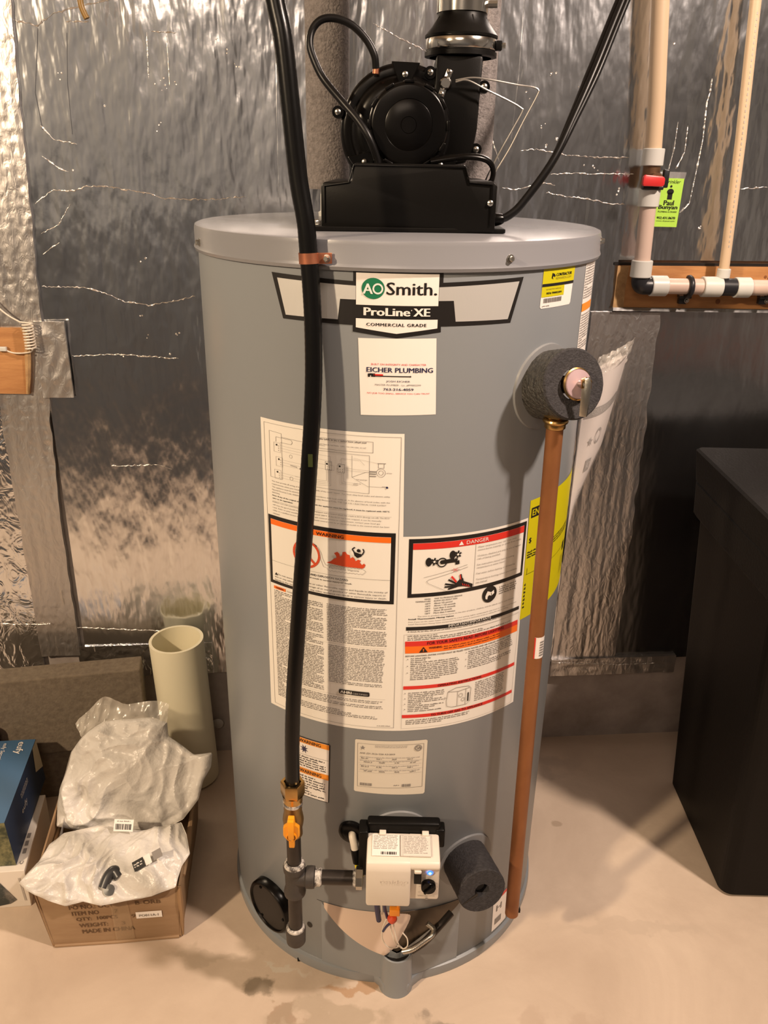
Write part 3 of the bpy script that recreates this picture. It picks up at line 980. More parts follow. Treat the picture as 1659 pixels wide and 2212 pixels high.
# falling figure
p.disc(-0.0405, .7955, .0025, M_black, 6, n=14)
p.poly([(-0.0475, .7935), (-0.0350, .7905), (-0.0375, .7870), (-0.0425, .7850), (-0.0460, .7880)], M_black, 6, False)
p.path([(-0.0465, .7930), (-0.0490, .7970), (-0.0455, .8000)], .0016, M_black, 6); p.path([(-0.0355, .7905), (-0.0335, .7950), (-0.0350, .7985)], .0016, M_black, 6)
p.text('Flammable Vapors', -0.0805, -0.0405, .7640, .7675, gd, 6, 0.01, 0.15)
cl = [(-0.0835, .7632)] + [(-0.0835 + k * .0024, .7612 + (0.0010 if k % 2 else -.0004)) for k in range(1, 21)] + [(-0.0325, .7640), (-0.031, .7660), (-0.034, .7685)] + [(-0.036 - k * .0024, .7695 + (0.0010 if k % 2 else -.0004)) for k in range(0, 19)]
p.path(cl, W1 * .8, gd, 6)
p.text('FIRE AND EXPLOSION HAZARD', -0.1170, -0.0550, .7490, .7520, M_black, 5, 0.02)
p.text('Could result in serious injury or death', -0.1170, -0.0500, .7440, .7466, M_black, 5, 0.02)
for k, (t_, a_, b_) in enumerate([('Do not store or use gasoline or other flammable vapors and liquids in the vicinity of', -0.1610, -0.0020), ('this or any other appliance. Storage of or use of gasoline or other flammable vapors or', -0.1665, -0.0040), ('liquids in the vicinity of this or any other appliance can result in serious injury or death.', -0.1665, -0.0030)]):
    p.text(t_, a_, b_, .7375 - k * .0046 - .0029, .7375 - k * .0046, M_black, 5, 0.015)
p.poly([(-0.1665, .7345), (-0.1638, .7385), (-0.1611, .7345)], M_black, 5, False)
# columns of fine print
p.rect(-0.1695, .7120, -0.1490, .7165, M_orange, 3)
p.text('WARNING', -0.1660, -0.1520, .7130, .7156, M_black, 4, 0.02)
p.text('For Installation In The United States', -0.1465, -0.1140, .7130, .7152, gd, 4, 0.02)
for (x0, x1, yt, yb, par) in [(-0.1695, -0.1325, .7105, .5320, .14), (-0.1290, -0.0890, .7105, .5660, .16), (-0.0850, -0.0010, .7110, .6510, .16), (-0.0830, -0.0030, .6470, .5840, .14)]:
    p.fine(x0, x1, yt, yb, .00268, gd, 2, xh=.47, para=par, lw=.47)
p.line((-0.1690, .6490), (-0.002, .6490), W1 * .7, g)
p.line((-0.1690, .5655), (-0.002, .5655), W1 * .7, g)
p.fine(-0.1300, -0.0050, .5630, .5480, .0028, gd, 2, para=.3); p.fine(-0.1300, -0.0120, .5420, .5290, .0028, gd, 2, para=.5)
p.fine(-0.0130, 0.0080, .5215, .5185, .0022, gd, 2)
rr_ = [(-0.0680, .5745), (-0.0668, .5765), (-0.0250, .5765), (-0.0240, .5745), (-0.0240, .5705), (-0.0252, .5690), (-0.0668, .5690), (-0.0680, .5705)]
p.poly(rr_, M_black, 3)
p.text('AHRI', -0.0655, -0.0495, .5706, .5748, M_white, 4, 0.04); p.text('CERTIFIED', -0.0480, -0.0265, .5708, .5734, M_lgray, 4, 0.01)
p.build('instruction_lettering', heater)

# --- danger label (right)
p = CP(6)
p.poly([(0.0149, .8172), (0.2049, .8172), (0.2105, .5130), (0.0200, .5120)], M_white, 1)
p.build('danger_label', heater, 'paper label headed with a red danger band')
p = CP(7)
p.poly([(0.0243, .8140), (0.2025, .8135), (0.2027, .7305), (0.0246, .7281)], M_black, 2)
p.poly([(0.0298, .8078), (0.1972, .8085), (0.1978, .7365), (0.0298, .7340)], M_white, 3)
p.poly([(0.0298, .8078), (0.1972, .8085), (0.1974, .7985), (0.0298, .7990)], M_red, 4)
p.text('DANGER', 0.1020, 0.1350, .8010, .8062, M_sticker, 5, 0.012)
p.poly([(0.0910, .8008), (0.0945, .8066), (0.0980, .8008)], M_sticker, 5, False)
p.line((0.1160, .7988), (0.1160, .7352), W1, gd, 4)
YT = .7955
for k, t_ in enumerate(['Water temperature over 125\u00b0F can cause', 'severe burns instantly or death from scalds.', None, 'Children, disabled and elderly are at highest', 'risk of being scalded.', None, 'See instruction manual before setting', 'temperature at water heater.', None, 'Feel water before bathing or showering.', None, 'Temperature limiting valves are available,', 'see manual.']):
    if t_: p.text(t_, 0.1195, 0.1195 + .0735 * min(1, len(t_) / 44), YT - k * .0044 - .0030, YT - k * .0044, gd, 5, 0.012)
# taps, tub and hand drawing
for (x, y) in ((0.0510, .7805), (0.0830, .7880)):
    p.disc(x, y, .0042, M_black, 5, ry=.0064, n=20)
    for a in range(3):
        q = rad(a * 60 + 20)
        p.line((x + .0075 - .0050 * cos(q), y - .0055 * sin(q)), (x + .0075 + .0050 * cos(q), y + .0055 * sin(q)), .0022, M_black, 5)
    p.disc(x + .0075, y, .0016, M_white, 6, n=10)
p.ring(0.0690, .7785, .0062, .0016, M_black, 5, 20)
p.path([(0.0690, .7790), (0.0860, .7800), (0.0900, .7790), (0.0905, .7735)], .0058, M_black, 5)
p.disc(0.0690, .7790, .0030, M_black, 5, n=16)
p.line((0.0450, .7580), (0.1050, .7710), W1 * .8, gd, 5)
p.path([(0.1060, .7675), (0.0520, .7545), (0.0490, .7520), (0.0510, .7490), (0.0770, .7352)], W1 * .9, gd, 5)
for k in range(6):
    q = k * 1.05
    p.line((0.0880 - .006 * cos(q), .7655 - .003 * sin(q)), (0.0880 + .006 * cos(q), .7655 + .003 * sin(q)), .0005, M_red, 6)
p.poly([(0.0880, .7430), (0.0960, .7520), (0.1000, .7515), (0.1010, .7470), (0.1145, .7405), (0.1145, .7352), (0.1000, .7395), (0.0860, .7400)], M_black, 5, False)
for (a, b_) in (((0.0910, .7440), (0.0790, .7520)), ((0.0900, .7425), (0.0745, .7460)), ((0.0900, .7412), (0.0740, .7415)), ((0.0920, .7405), (0.0790, .7378)), ((0.0985, .7480), (0.0960, .7580))):
    p.line(a, b_, .0024, M_black, 5)
p.line((0.0905, .7470), (0.0830, .7565), .0026, M_red, 6); p.line((0.0965, .7500), (0.0950, .7580), .0014, M_red, 6)
for k in range(4): p.line((0.099 + k * .003, .7440 - k * .0012), (0.1005 + k * .003, .7405 - k * .0012), .0009, M_red, 6)
# burn table
p.text('WATER', 0.0475, 0.0560, .7238, .7258, gd, 2, 0.02); p.text('TEMPERATURE', 0.0355, 0.0560, .7205, .7225, gd, 2, 0.02)
p.text('TIME TO PRODUCE SERIOUS', 0.0610, 0.1005, .7240, .7260, gd, 2, 0.02); p.text('BURNS ON ADULT SKIN', 0.0610, 0.0935, .7205, .7225, gd, 2, 0.02)
for k, (a, t_) in enumerate([('160\u00b0F', 'About 1/2 second'), ('150\u00b0F', 'About 1 1/2 seconds'), ('140\u00b0F', 'Less than 5 seconds'), ('130\u00b0F', 'About 30 seconds'), ('120\u00b0F', 'More than 5 minutes')]):
    y = .7190 - k * .0037
    p.text(a, 0.0490, 0.0560, y - .0023, y, gd, 2, 0.02); p.text(t_, 0.0610, 0.0610 + .0016 * len(t_), y - .0023, y, gd, 2, 0.02)
p.text('The time to produce serious burns on the skin of infants, children, and the elderly can be even shorter.', 0.0390, 0.1900, .6975, .7000, gd, 2, 0.015)
p.text('Install Thermostatic Mixing Valves', 0.0270, 0.0900, .6935, .6962, M_black, 2, 0.03)
p.text('Even if you set the water heater thermostat to a low setting, higher temperatures may occur in certain circumstances.', 0.0270, 0.1960, .6895, .6918, gd, 2, 0.015)
p.text('Install Thermostatic Mixing Valves (temperature limiting valves) at each point of use to reduce the risk of scalding.', 0.0270, 0.1800, .6858, .6881, gd, 2, 0.015)
p.disc(0.1435, .7180, .0120, M_black, 3, ry=.0128)
p.poly([(0.1380, .7200), (0.1400, .7235), (0.1425, .7215), (0.1440, .7180), (0.1405, .7150), (0.1400, .7105), (0.1370, .7120), (0.1365, .7160)], M_white, 4, False)
p.poly([(0.1425, .7225), (0.1455, .7205), (0.1500, .7230), (0.1510, .7180), (0.1465, .7150), (0.1430, .7165)], M_white, 4, False)
p.line((0.1457, .7200), (0.1466, .7155), .0006, M_black, 5)
p.fine(0.1600, 0.1930, .7265, .7110, .0034, gd, 2, para=.05)
p.poly([(0.0240, .6833), (0.2023, .6815), (0.2027, .6760), (0.0242, .6778)], M_black, 2)
p.text('IMPORTANT/IMPORTANTE', 0.0830, 0.1490, .6783, .6822, M_white, 3, 0.01)
p.fine(0.0265, 0.1700, .6770, .6738, .0026, gd, 2, ragged=False)
p.line((0.0240, .6715), (0.2025, .6700), W1 * .7, g); p.fine(0.0265, 0.1900, .6705, .6605, .0030, gd, 2, para=.4)
p.poly([(0.0234, .6605), (0.2021, .6590), (0.2029, .6510), (0.0235, .6525)], M_red, 2)
p.text('FOR YOUR SAFETY READ BEFORE LIGHTING', 0.0540, 0.1740, .6540, .6585, mat('deep_red_print', (0.10, 0.004, 0.004), .4), 3, 0.02)
p.poly([(0.0235, .6525), (0.2029, .6510), (0.2032, .6400), (0.0240, .6415)], M_orange, 2)
p.poly([(0.0430, .6422), (0.0490, .6510), (0.0550, .6422)], M_black, 3, False)
p.text('!', 0.0484, 0.0496, .6436, .6480, M_orange, 4, 0.04)
p.text('WARNING:', 0.0565, 0.0760, .6470, .6502, MATS['deep_red_print'], 3, 0.03)
p.fine(0.0780, 0.1700, .6508, .6430, .0036, MATS['deep_red_print'], 3, xh=.3, para=.3)
p.text('BEFORE LIGHTING: ENTIRE SYSTEM MUST BE FILLED WITH WATER AND AIR PURGED FROM ALL LINES.', 0.0245, 0.1900, .6358, .6382, gd, 2, 0.03)
p.fine(0.0320, 0.1030, .6345, .5945, .0031, gd, 2, para=.25); p.fine(0.1160, 0.1960, .6345, .6010, .0031, gd, 2, para=.2)
for k in range(3):
    p.disc(0.0275, .632 - k * .011, .0008, gd, 3, n=6); p.disc(0.1125, .632 - k * .011, .0008, gd, 3, n=6)
p.poly([(0.0229, .5880), (0.2036, .5868), (0.2043, .5812), (0.0230, .5824)], M_red, 2)
p.text('OPERATING INSTRUCTIONS', 0.0720, 0.1400, .5833, .5868, MATS['deep_red_print'], 3, 0.02)
p.fine(0.0300, 0.0830, .5780, .5420, .0031, gd, 2, para=.3); p.fine(0.1310, 0.1850, .5790, .5430, .0031, gd, 2, para=.15)
for k in range(4): p.disc(0.0255, .576 - k * .009, .0008, gd, 3, n=6)
p.path([(0.0870, .5640), (0.0860, .5560), (0.0870, .5475), (0.0950, .5445), (0.1180, .5445), (0.1235, .5490), (0.1240, .5700), (0.1200, .5750), (0.1000, .5765), (0.0880, .5720), (0.0870, .5640)], .0006, gd, 3)
p.path([(0.0880, .5715), (0.1040, .5695), (0.1215, .5720)], .0006, gd, 3); p.line((0.1030, .5695), (0.1030, .5450), .0006, gd, 3); p.line((0.1160, .5710), (0.1160, .5450), .0006, gd, 3)
p.ring(0.1080, .5620, .0030, .0006, gd, 3, 14); p.ring(0.1120, .5540, .0028, .0006, gd, 3, 14); p.rect(0.1190, .5490, .1210, .5640, M_black, 3, False)
p.path([(0.0860, .5610), (0.0830, .5630), (0.0825, .5590)], .0006, gd, 3)
p.poly([(0.0222, .5395), (0.2036, .5383), (0.2042, .5328), (0.0224, .5340)], M_red, 2)
p.text('TO TURN OFF GAS TO APPLIANCE', 0.0640, 0.1460, .5346, .5382, MATS['deep_red_print'], 3, 0.02)
p.fine(0.0280, 0.1250, .5315, .5220, .0031, gd, 2, para=.2)
p.frame(0.0215, .5160, 0.2045, .6715, W1 * .7, g, 2)
p.build('danger_lettering', heater)

# --- small warning label behind the hose
p = CP(8)
p.poly([(-0.1415, .4755), (-0.0842, .4755), (-0.0815, .4735), (-0.0845, .3665), (-0.0870, .3650), (-0.1420, .3650)], M_black, 1)
p.poly([(-0.1400, .4740), (-0.0832, .4740), (-0.0860, .3665), (-0.1405, .3665)], M_sticker, 2)
p.build('warning_label', heater, 'small white label with two orange warning bands')
p = CP(9)
p.rect(-0.1400, .4650, -0.0832, .4738, M_amber, 3); p.rect(-0.1403, .4085, -0.0846, .4185, M_amber, 3)
p.text('WARNING', -0.1330, -0.0965, .4665, .4722, M_black, 4, 0.025); p.text('WARNING', -0.1330, -0.0965, .4105, .4165, M_black, 4, 0.025)
star = []
for k in range(16):
    q = 2 * PI * k / 16
    rr = (.0075 if k % 2 else .0032) * (1.0 if k % 4 else .8)
    star.append((-0.1245 + rr * cos(q), .4545 + rr * sin(q) * 1.1))
p.poly(star, M_navy, 3, False)
p.line((-0.140, .4440), (-0.0845, .4450), .0004, M_black, 3)
p.fine(-0.1370, -0.0880, .4425, .4215, .0042, M_black, 3, xh=.4, para=.3); p.fine(-0.1370, -0.0880, .4065, .3680, .0046, M_black, 3, xh=.4, para=.3)
p.build('warning_lettering', heater)

# --- rating plate
p = CP(10)
p.poly([(-0.0425, .4935), (0.0590, .4935), (0.0612, .4915), (0.0602, .3970), (0.0580, .3945), (-0.0440, .3985), (-0.0455, .4005), (-0.0440, .4920)], M_cream, 1)
p.build('rating_plate', heater, 'cream rating plate sticker')
p = CP(11)
p.frame(-0.0405, .4085, 0.0560, .4875, .0005, gd, 2)
st = []
for k in range(10):
    q = PI / 2 + 2 * PI * k / 10
    rr = .0040 if k % 2 == 0 else .0017
    st.append((-0.0330 + rr * cos(q), .4800 + rr * sin(q)))
p.poly(st, M_grayp, 3, False)
p.ring(0.0475, .4805, .0048, .0014, M_grayp, 3, 20); p.text('SA', 0.0450, 0.0508, .4780, .4830, M_grayp, 3, 0.04)
p.fine(-0.0150, 0.0320, .4860, .4815, .0022, g, 2, ragged=False)
p.text('ANS Z21.10.3a CSA 4.3-2019', -0.0370, 0.0140, .4690, .4716, gd, 2, 0.02)
for k, y in enumerate((.4650, .4585, .4500, .4420)):
    p.fine(-0.0370, 0.0530, y, y - .0028, .0024, g, 2, xh=.5, para=0)
    for j in range(4):
        x = -0.0350 + j * .0225 + (k % 2) * .004
        p.fine(x, x + .009 + .004 * (j == 0), y - .0022, y - .0055, .0030, gd, 2, xh=.5, para=0)
    p.line((-0.0390, y - .0062), (0.0545, y - .0062), .0003, g, 2)
p.barcode(-0.0365, -0.0180, .4110, .4160, gd, 2, 24); p.barcode(0.0250, 0.0400, .4105, .4155, gd, 2, 20)
p.fine(0.0130, 0.0220, .4150, .4120, .0026, gd, 2)
p.build('rating_lettering', heater)

# --- yellow rebate sticker
p = CP(12)
p.poly([(0.1905, 1.1555), (0.2588, 1.1555), (0.2545, 1.1010), (0.2520, 1.0985), (0.1915, 1.0985), (0.1895, 1.1005)], M_sticker, 1)
p.build('rebate_sticker', heater, 'yellow and white rebate sticker')
p = CP(13)
p.poly([(0.1907, 1.1553), (0.2586, 1.1553), (0.2568, 1.1275), (0.1902, 1.1275)], M_yellow, 2)
p.rect(0.1902, 1.1245, 0.2563, 1.1278, M_black, 3); p.rect(0.1902, 1.1120, 0.2350, 1.1243, M_yellow, 2)
p.poly([(0.2060, 1.1340), (0.2070, 1.1400), (0.2115, 1.1385), (0.2135, 1.1360), (0.2090, 1.1330)], M_black, 3, False)
p.disc(0.2090, 1.1345, .0014, M_yellow, 4, n=10)
p.disc(0.1945, 1.1515, .0024, M_black, 3, n=3); p.disc(0.2540, 1.1520, .0024, M_black, 3, n=3)
p.text('REBATE ELIGIBLE', 0.2150, 0.2420, 1.1515, 1.1535, M_black, 3, 0.02); p.text('1. Visit www. for info', 0.2100, 0.2450, 1.1472, 1.1495, M_black, 3, 0.03)
p.text('CONTRACTOR', 0.2150, 0.2490, 1.1358, 1.1392, M_black, 3, 0.04, 0.2); p.text('REWARDS.COM', 0.2150, 0.2490, 1.1318, 1.1346, mat('olive_print', (0.35, 0.30, 0.02), .5), 3, 0.0)
p.fine(0.1925, 0.2540, 1.1270, 1.1248, .0022, M_sticker, 4, ragged=False); p.fine(0.1980, 0.2290, 1.1225, 1.1195, .0024, MATS['olive_print'], 3)
p.text('REF# 7000022891', 0.1990, 0.2290, 1.1150, 1.1175, M_black, 3, 0.03)
p.barcode(0.1950, 0.2320, 1.1050, 1.1105, gd, 2, 46); p.fine(0.1930, 0.2080, 1.1025, 1.0995, .0022, gd, 2)
p.build('rebate_lettering', heater)

# --- white strip label round the right side, with an orange band
p = CP(14)
p.rect(0.2960, 1.02, 0.350, 1.1560, M_sticker, 1); p.rect(0.2960, 1.083, 0.350, 1.0935, M_amber, 2)
p.fine(0.2980, 0.348, 1.150, 1.098, .0034, gd, 2); p.fine(0.2980, 0.348, 1.080, 1.03, .0034, gd, 2)
p.build('side_label', heater, 'white strip label with an orange band')
# --- yellow energy label
p = CP(15)
p.rect(0.2070, .6560, 0.3750, .8420, M_yellow, 1)
p.build('energy_label', heater, 'large yellow energy guide label')
p = CP(16)
p.rect(0.2110, .8150, 0.2700, .8300, M_black, 2); p.text('ENERGY', 0.2130, 0.2600, .8180, .8275, M_yellow, 3, .03)
p.text('$', 0.2115, 0.2165, .7760, .7850, M_black, 2, .02); p.fine(0.2100, 0.36, .765, .750, .004, M_black, 2)
p.line((0.211, .728), (0.37, .728), .0006, M_black, 2); p.line((0.213, .728), (0.213, .738), .0006, M_black, 2)
p.rect(0.3380, .7180, 0.3500, .7320, M_black, 2); p.fine(0.2100, 0.215, .715, .668, .006, M_black, 2)
p.fine(0.33, 0.372, .712, .68, .003, MATS['olive_print'], 2)
p.build('energy_lettering', heater)
# --- small serial label low on the right
p = CP(17)
p.poly([(0.2090, .1060), (0.2480, .1060), (0.2520, .0300), (0.2110, .0300)], M_sticker, 1)
p.poly([(0.2090, .1060), (0.2480, .1060), (0.2482, .0990), (0.2092, .0990)], M_red, 2)
p.text('H', 0.2190, 0.2330, .0720, .0860, gd, 2, .03); p.rect(0.2170, .0420, 0.2350, .0560, gd, 2)
p.build('serial_label', heater, 'small white label with a red top band')

# --- trim rings behind the fittings
def trim_ring(s, z, r, thick=.003, name='trim_ring'):
    a = s / R
    n_ = Vector((sin(a), -cos(a), 0))
    b = MB()
    vs, fs = [], []
    K, rr_ = 48, [(r, 0.0), (r - .001, thick), (r - .004, thick * 1.1), (0.0, thick * 1.15)]
    for (q, h_) in rr_:
        for i in range(K):
            t = 2 * PI * i / K
            vs.append(cyl(s + q * cos(t), z + q * sin(t), h_))
    for j in range(len(rr_) - 1):
        for i in range(K):
            fs.append((j * K + i, j * K + (i + 1) % K, (j + 1) * K + (i + 1) % K, (j + 1) * K + i))
    b.add(vs, fs, M_ptrim, True)
    return b.build(name, heater)


trim_ring(0.2125, 0.9985, 0.0560)
trim_ring(0.0230, 0.3150, 0.0500)
trim_ring(0.1380, 0.2380, 0.0500)

# ------------------------------------------------------------------ relief valve with foam sleeve
ax = Vector((0.0245, -0.056, 0.016)).normalized()
base = Vector((0.1935, -0.2020, 1.000))
valve = MB()
Mv = frame(base, ax)
valve.lathe([(.011, 0), (.011, .064), (.016, .065), (.016, .071), (.0135, .072), (.0125, .075), (.0, .0765)], M_dbrass, Mv, 32)
valve = valve.build('relief_valve', heater)
b = MB()
RF = 0.0435
L = 0.063
vs, fs = [], []
K, NJ = 72, 26
for j in range(NJ + 1):
    for i in range(K):
        t = 2 * PI * i / K
        rj = noise.noise(Vector((cos(t) * 9, sin(t) * 9, j * .5))) * .0007
        vs.append(Mv @ Vector(((RF + rj) * cos(t), (RF + rj) * sin(t), L * j / NJ)))
for j in range(NJ):
    for i in range(K): fs.append((j * K + i, j * K + (i + 1) % K, (j + 1) * K + (i + 1) % K, (j + 1) * K + i))
b.add(vs, fs, M_foam, True)
b.lathe([(RF, L), (RF - .002, L + .002), (.019, L + .001), (.019, L - .02)], M_foam2, Mv, 60)
b.build('foam_sleeve', valve)
b = MB()
b.lathe([(.0, .0765), (.0175, .0745), (.0178, .072)], mat('pinkish_tag', (0.50, 0.36, 0.38), .35, .3), Mv, 32)
b.lathe([(.0195, .0690), (.0200, .0715), (.0182, .0725)], M_brass, Mv, 40)
b.build('valve_disc', valve, 'pinkish stamped disc with brass rim')
b = MB()
lv = base + ax * 0.080
b.prism([(-.0045, -.036), (.0045, -.036), (.0052, -.02), (.0052, .006), (.002, .012), (-.003, .010), (-.0052, .002)], 0, .0065, M_zinc, Matrix.Translation(lv + Vector((.006, -.003, -.002))) @ Matrix.Rotation(rad(90), 4, 'X') @ Matrix.Rotation(rad(-25), 4, 'Y'), .0006)
b.prism([(-.006, .002), (.006, .002), (.006, .012), (0, .015), (-.006, .012)], -.001, .008, M_brass, Matrix.Translation(lv + Vector((.004, .0, -.006))) @ Matrix.Rotation(rad(90), 4, 'X'), .0008)
b.tube([lv - ax * .004, lv + ax * .008], .004, M_zinc, 14)
b.build('lever', valve, 'small steel test lever')

# ------------------------------------------------------------------ discharge pipe
dp = thing('discharge_pipe', (0.213, -0.25, 0.127), 'long vertical copper pipe running down the right front of the grey tank', 'pipe')
top, bot = Vector((0.2025, -0.2495, 0.962)), Vector((0.2135, -0.2500, 0.1275))
b = MB()
r_ = .0108
K = 24
b.lathe([(r_ - .0015, 0), (r_, 0), (r_, (top - bot).length), (0, (top - bot).length)], M_copper, frame(bot, top - bot), 32)
b.lathe([(r_ - .0016, 0), (r_ - .0016, .05)], M_black, frame(bot, top - bot), 24)
b.build('tube', dp)
b = MB()
Mf = frame(top - Vector((0, 0, .004)), (0, 0, 1))
b.lathe([(.0125, 0), (.0132, .001), (.0132, .006), (.0155, .0075), (.0162, .0095), (.0155, .0115), (.0130, .013)], M_brass, Mf, 32)
b.lathe([(.0128, .013), (.0150, .015), (.0150, .034), (.013, .036), (0, .036)], M_brass, Mf, 8, False)
b.build('brass_adapter', dp)
d_ = (top - bot).normalized()
zz = 0.66
pc = bot + (top - bot) * ((zz - bot.z) / (top.z - bot.z))
b = MB()


def around(s, t, h=0):
    a = -PI / 2 + s / r_ + .45
    return pc + d_ * t + Vector((cos(a), sin(a), 0)) * (r_ + h + .0001)


p = Print(around, .004, 5)
p.rect(-.0085, -.034, .0085, .0, M_sticker, 1); p.rect(-.0085, -.034, -.0070, .0, M_red, 2); p.rect(-.0085, -.0355, .0085, -.0325, M_red, 2) if False else None
for k in range(6): p.rect(-.001, -.030 + k * .0042, .006, -.0275 + k * .0042, M_grayp, 2)
p.build('pipe_sticker', dp, 'small white barcode sticker on the copper')

# ------------------------------------------------------------------ drain valve with foam
ax2 = Vector((0.019, -0.066, 0.009)).normalized()
base2 = Vector((0.1300, -0.2480, 0.242))
Md = frame(base2, ax2)
b = MB()
RF2 = 0.0375
vs, fs = [], []
K, NJ = 60, 20
L2 = .074
for j in range(NJ + 1):
    for i in range(K):
        t = 2 * PI * i / K
        rj = noise.noise(Vector((cos(t) * 7, sin(t) * 7, j * .4 + 9))) * .0006
        vs.append(Md @ Vector(((RF2 + rj) * cos(t), (RF2 + rj) * sin(t), L2 * j / NJ)))
for j in range(NJ):
    for i in range(K): fs.append((j * K + i, j * K + (i + 1) % K, (j + 1) * K + (i + 1) % K, (j + 1) * K + i))
b.add(vs, fs, M_foam2, True)
b.lathe([(RF2, L2), (RF2 - .0015, L2 + .0015), (.0115, L2 + .001), (.0105, L2 - .03), (0, L2 - .03)], M_foam2, Md, 40)
dfo = b.build('drain_foam_sleeve', heater)
MB().box(Md @ Vector((-.024, 0, L2 + .0005)), (.0035, .0035, .030), M_black, Matrix.Rotation(rad(20), 3, 'Y')).build('slit', dfo) if False else None
MB().lathe([(.009, 0), (.009, L2 - .012), (.0, L2 - .012)], mat('drain_plastic', (0.10, 0.09, 0.08), .5), Md, 20).build('drain_spout', dfo)
# foam sleeve's lengthwise slit
b = MB()
q = [(Md @ Vector((RF2 * .3, -RF2 * .2, L2 + .0018)))]
b.prism([(0.008, -.0022), (.036, -.0006), (.036, .0006), (.008, .0022)], L2 - .02, L2 + .0022, M_black, Md @ Matrix.Rotation(rad(118), 4, 'Z'))
b.build('slit', dfo)

# ------------------------------------------------------------------ gas control
gx0, gx1, gyb, gyf, gz0, gz1 = -0.0235, 0.0820, -0.305, -0.365, 0.2650, 0.3465
b = MB()
xm = 0.0405
b.prism([(-gyf, gz0), (-gyf + .0, gz1 - .012), (-gyf - .004, gz1), (-gyb, gz1 + .001), (-gyb, gz0 + .012)], 0, xm - gx0, M_beige,
        Matrix.Translation((gx0, 0, 0)) @ Matrix(((0, 0, 1, 0), (-1, 0, 0, 0), (0, 1, 0, 0), (0, 0, 0, 1))), .0035, True)
gc = b.build('gas_control', heater, 'cream plastic gas control box with blue light')
b = MB()
b.prism([(-gyf - .009, gz0 + .006), (-gyf - .010, gz1 - .020), (-gyf - .002, gz1 - .010), (-gyf - .005, gz1 - .0005), (-gyb, gz1 + .001), (-gyb, gz0 + .015)], 0, gx1 - xm + .004, M_beige,
        Matrix.Translation((xm - .004, 0, 0)) @ Matrix(((0, 0, 1, 0), (-1, 0, 0, 0), (0, 1, 0, 0), (0, 0, 0, 1))), .003, True)
b.build('control_panel', gc)
fy = gyf + .0085
fp = flat((0, fy, 0), (1, 0, 0), (0, 0, 1))
b = MB().box((0.0505, fy - .001, .3175), (.0105, .008, .022), M_bgloss, None, .001)
b.box((0.0505, fy - .003, .3300), (.0105, .008, .006), M_beige, None, .002)
b.build('rocker_switch', gc)
b = MB().lathe([(.0106, -.001), (.0106, .006), (.0098, .0075), (0, .0078)], M_bgloss, frame((0.0665, fy, .3005), (0, -1, 0)), 32)
b.box((0.0665, fy - .009, .3005), (.0035, .004, .018), M_bgloss, Matrix.Rotation(rad(40), 3, 'Y'), .0008)
b.build('knob', gc)
b = MB().lathe([(.0048, 0), (.0045, .0012)], M_sticker, frame((0.0680, fy, .3250), (0, -1, 0)), 24)
b.lathe([(.0046, .0006), (.0030, .002), (0.0022, .0022)], M_blue, frame((0.0680, fy, .3250), (0, -1, 0)), 24)
b.lathe([(.0023, .0022), (0.0, .0026)], M_bluec, frame((0.0680, fy, .3250), (0, -1, 0)), 24)
b.build('indicator_light', gc, 'glowing blue status light')
p = Print(fp, None, 20)
p.text('ON', .0575, .0610, .3245, .3265, gd, 2); p.text('OFF', .0575, .0610, .3185, .3205, gd, 2); p.text('STATUS', .0655, .0745, .3305, .3318, gd, 2)
for k in range(9):
    q = rad(-45 + k * 33.75)
    p.line((0.0665 + .0120 * cos(q), .3005 + .0120 * sin(q)), (0.0665 + .0140 * cos(q), .3005 + .0140 * sin(q)), .0006, gd)
p.text('HOT', .0520, .0555, .2865, .2880, gd, 2); p.text('VERY', .0735, .0775, .2875, .2890, gd, 2); p.text('TEMPERATURE CONTROL', .0510, .0765, .2790, .2812, gd, 2, .01)
p.rect(.0630, .2725, .0665, .2760, gd, 2)
p.build('control_lettering', gc)
# label on the sloping top
pf = flat((0, gyf + .004, gz1 + .0012), (1, 0, 0), (0, 1, .02))
p = Print(pf, None, 21)
p.rect(-.0160, .010, .0240, .050, M_sticker, 1); p.rect(.0250, .010, .0700, .050, mat('control_sticker', (0.70, 0.64, 0.57), .4), 1)
p.fine(-.0140, .0220, .049, .0215, .0030, g, 2, para=.2); p.barcode(-.003, .021, .0125, .0175, M_black, 2, 20); p.frame(.0255, .0105, .0695, .0495, .0004, g, 2)
p.fine(.0300, .0660, .048, .0125, .0030, g, 2, para=.15); p.line((.0285, .049), (.0285, .011), .0004, g)
p.build('control_sticker', gc)
fr = flat((0, gyf - .0009, 0), (1, 0, 0), (0, 0, 1))
Print(fr, None, 22).text('resideo', -.004, .036, .3120, .3185, mat('embossed_cream', (0.66, 0.59, 0.50), .45), 1, 0).build('embossed_lettering', gc)
# mounting bracket and gas body behind the cover
b = MB()
b.box((0.030, -.296, .353), (.108, .018, .022), M_bplast, None, .004)
b.box((0.084, -.297, .338), (.014, .020, .034), M_bplast, None, .003)
b.box((-0.029, -.303, .315), (.014, .028, .085), M_bplast, None, .003)
b.box((0.028, -.300, .305), (.100, .030, .075), M_bplast, None, .004)
for x in (-.001, .062): b.box((x, -.307, .350), (.010, .012, .004), M_beige, None, .001)
b.build('mounting_bracket', gc, 'black plastic bracket behind the cream cover')
b = MB()
b.lathe([(.014, 0), (.0165, .001), (.0165, .010), (.014, .011)], M_zinc, frame((-.040, -.325, .277), (1, 0, 0)), 8, False)
b.build('gas_inlet', gc)

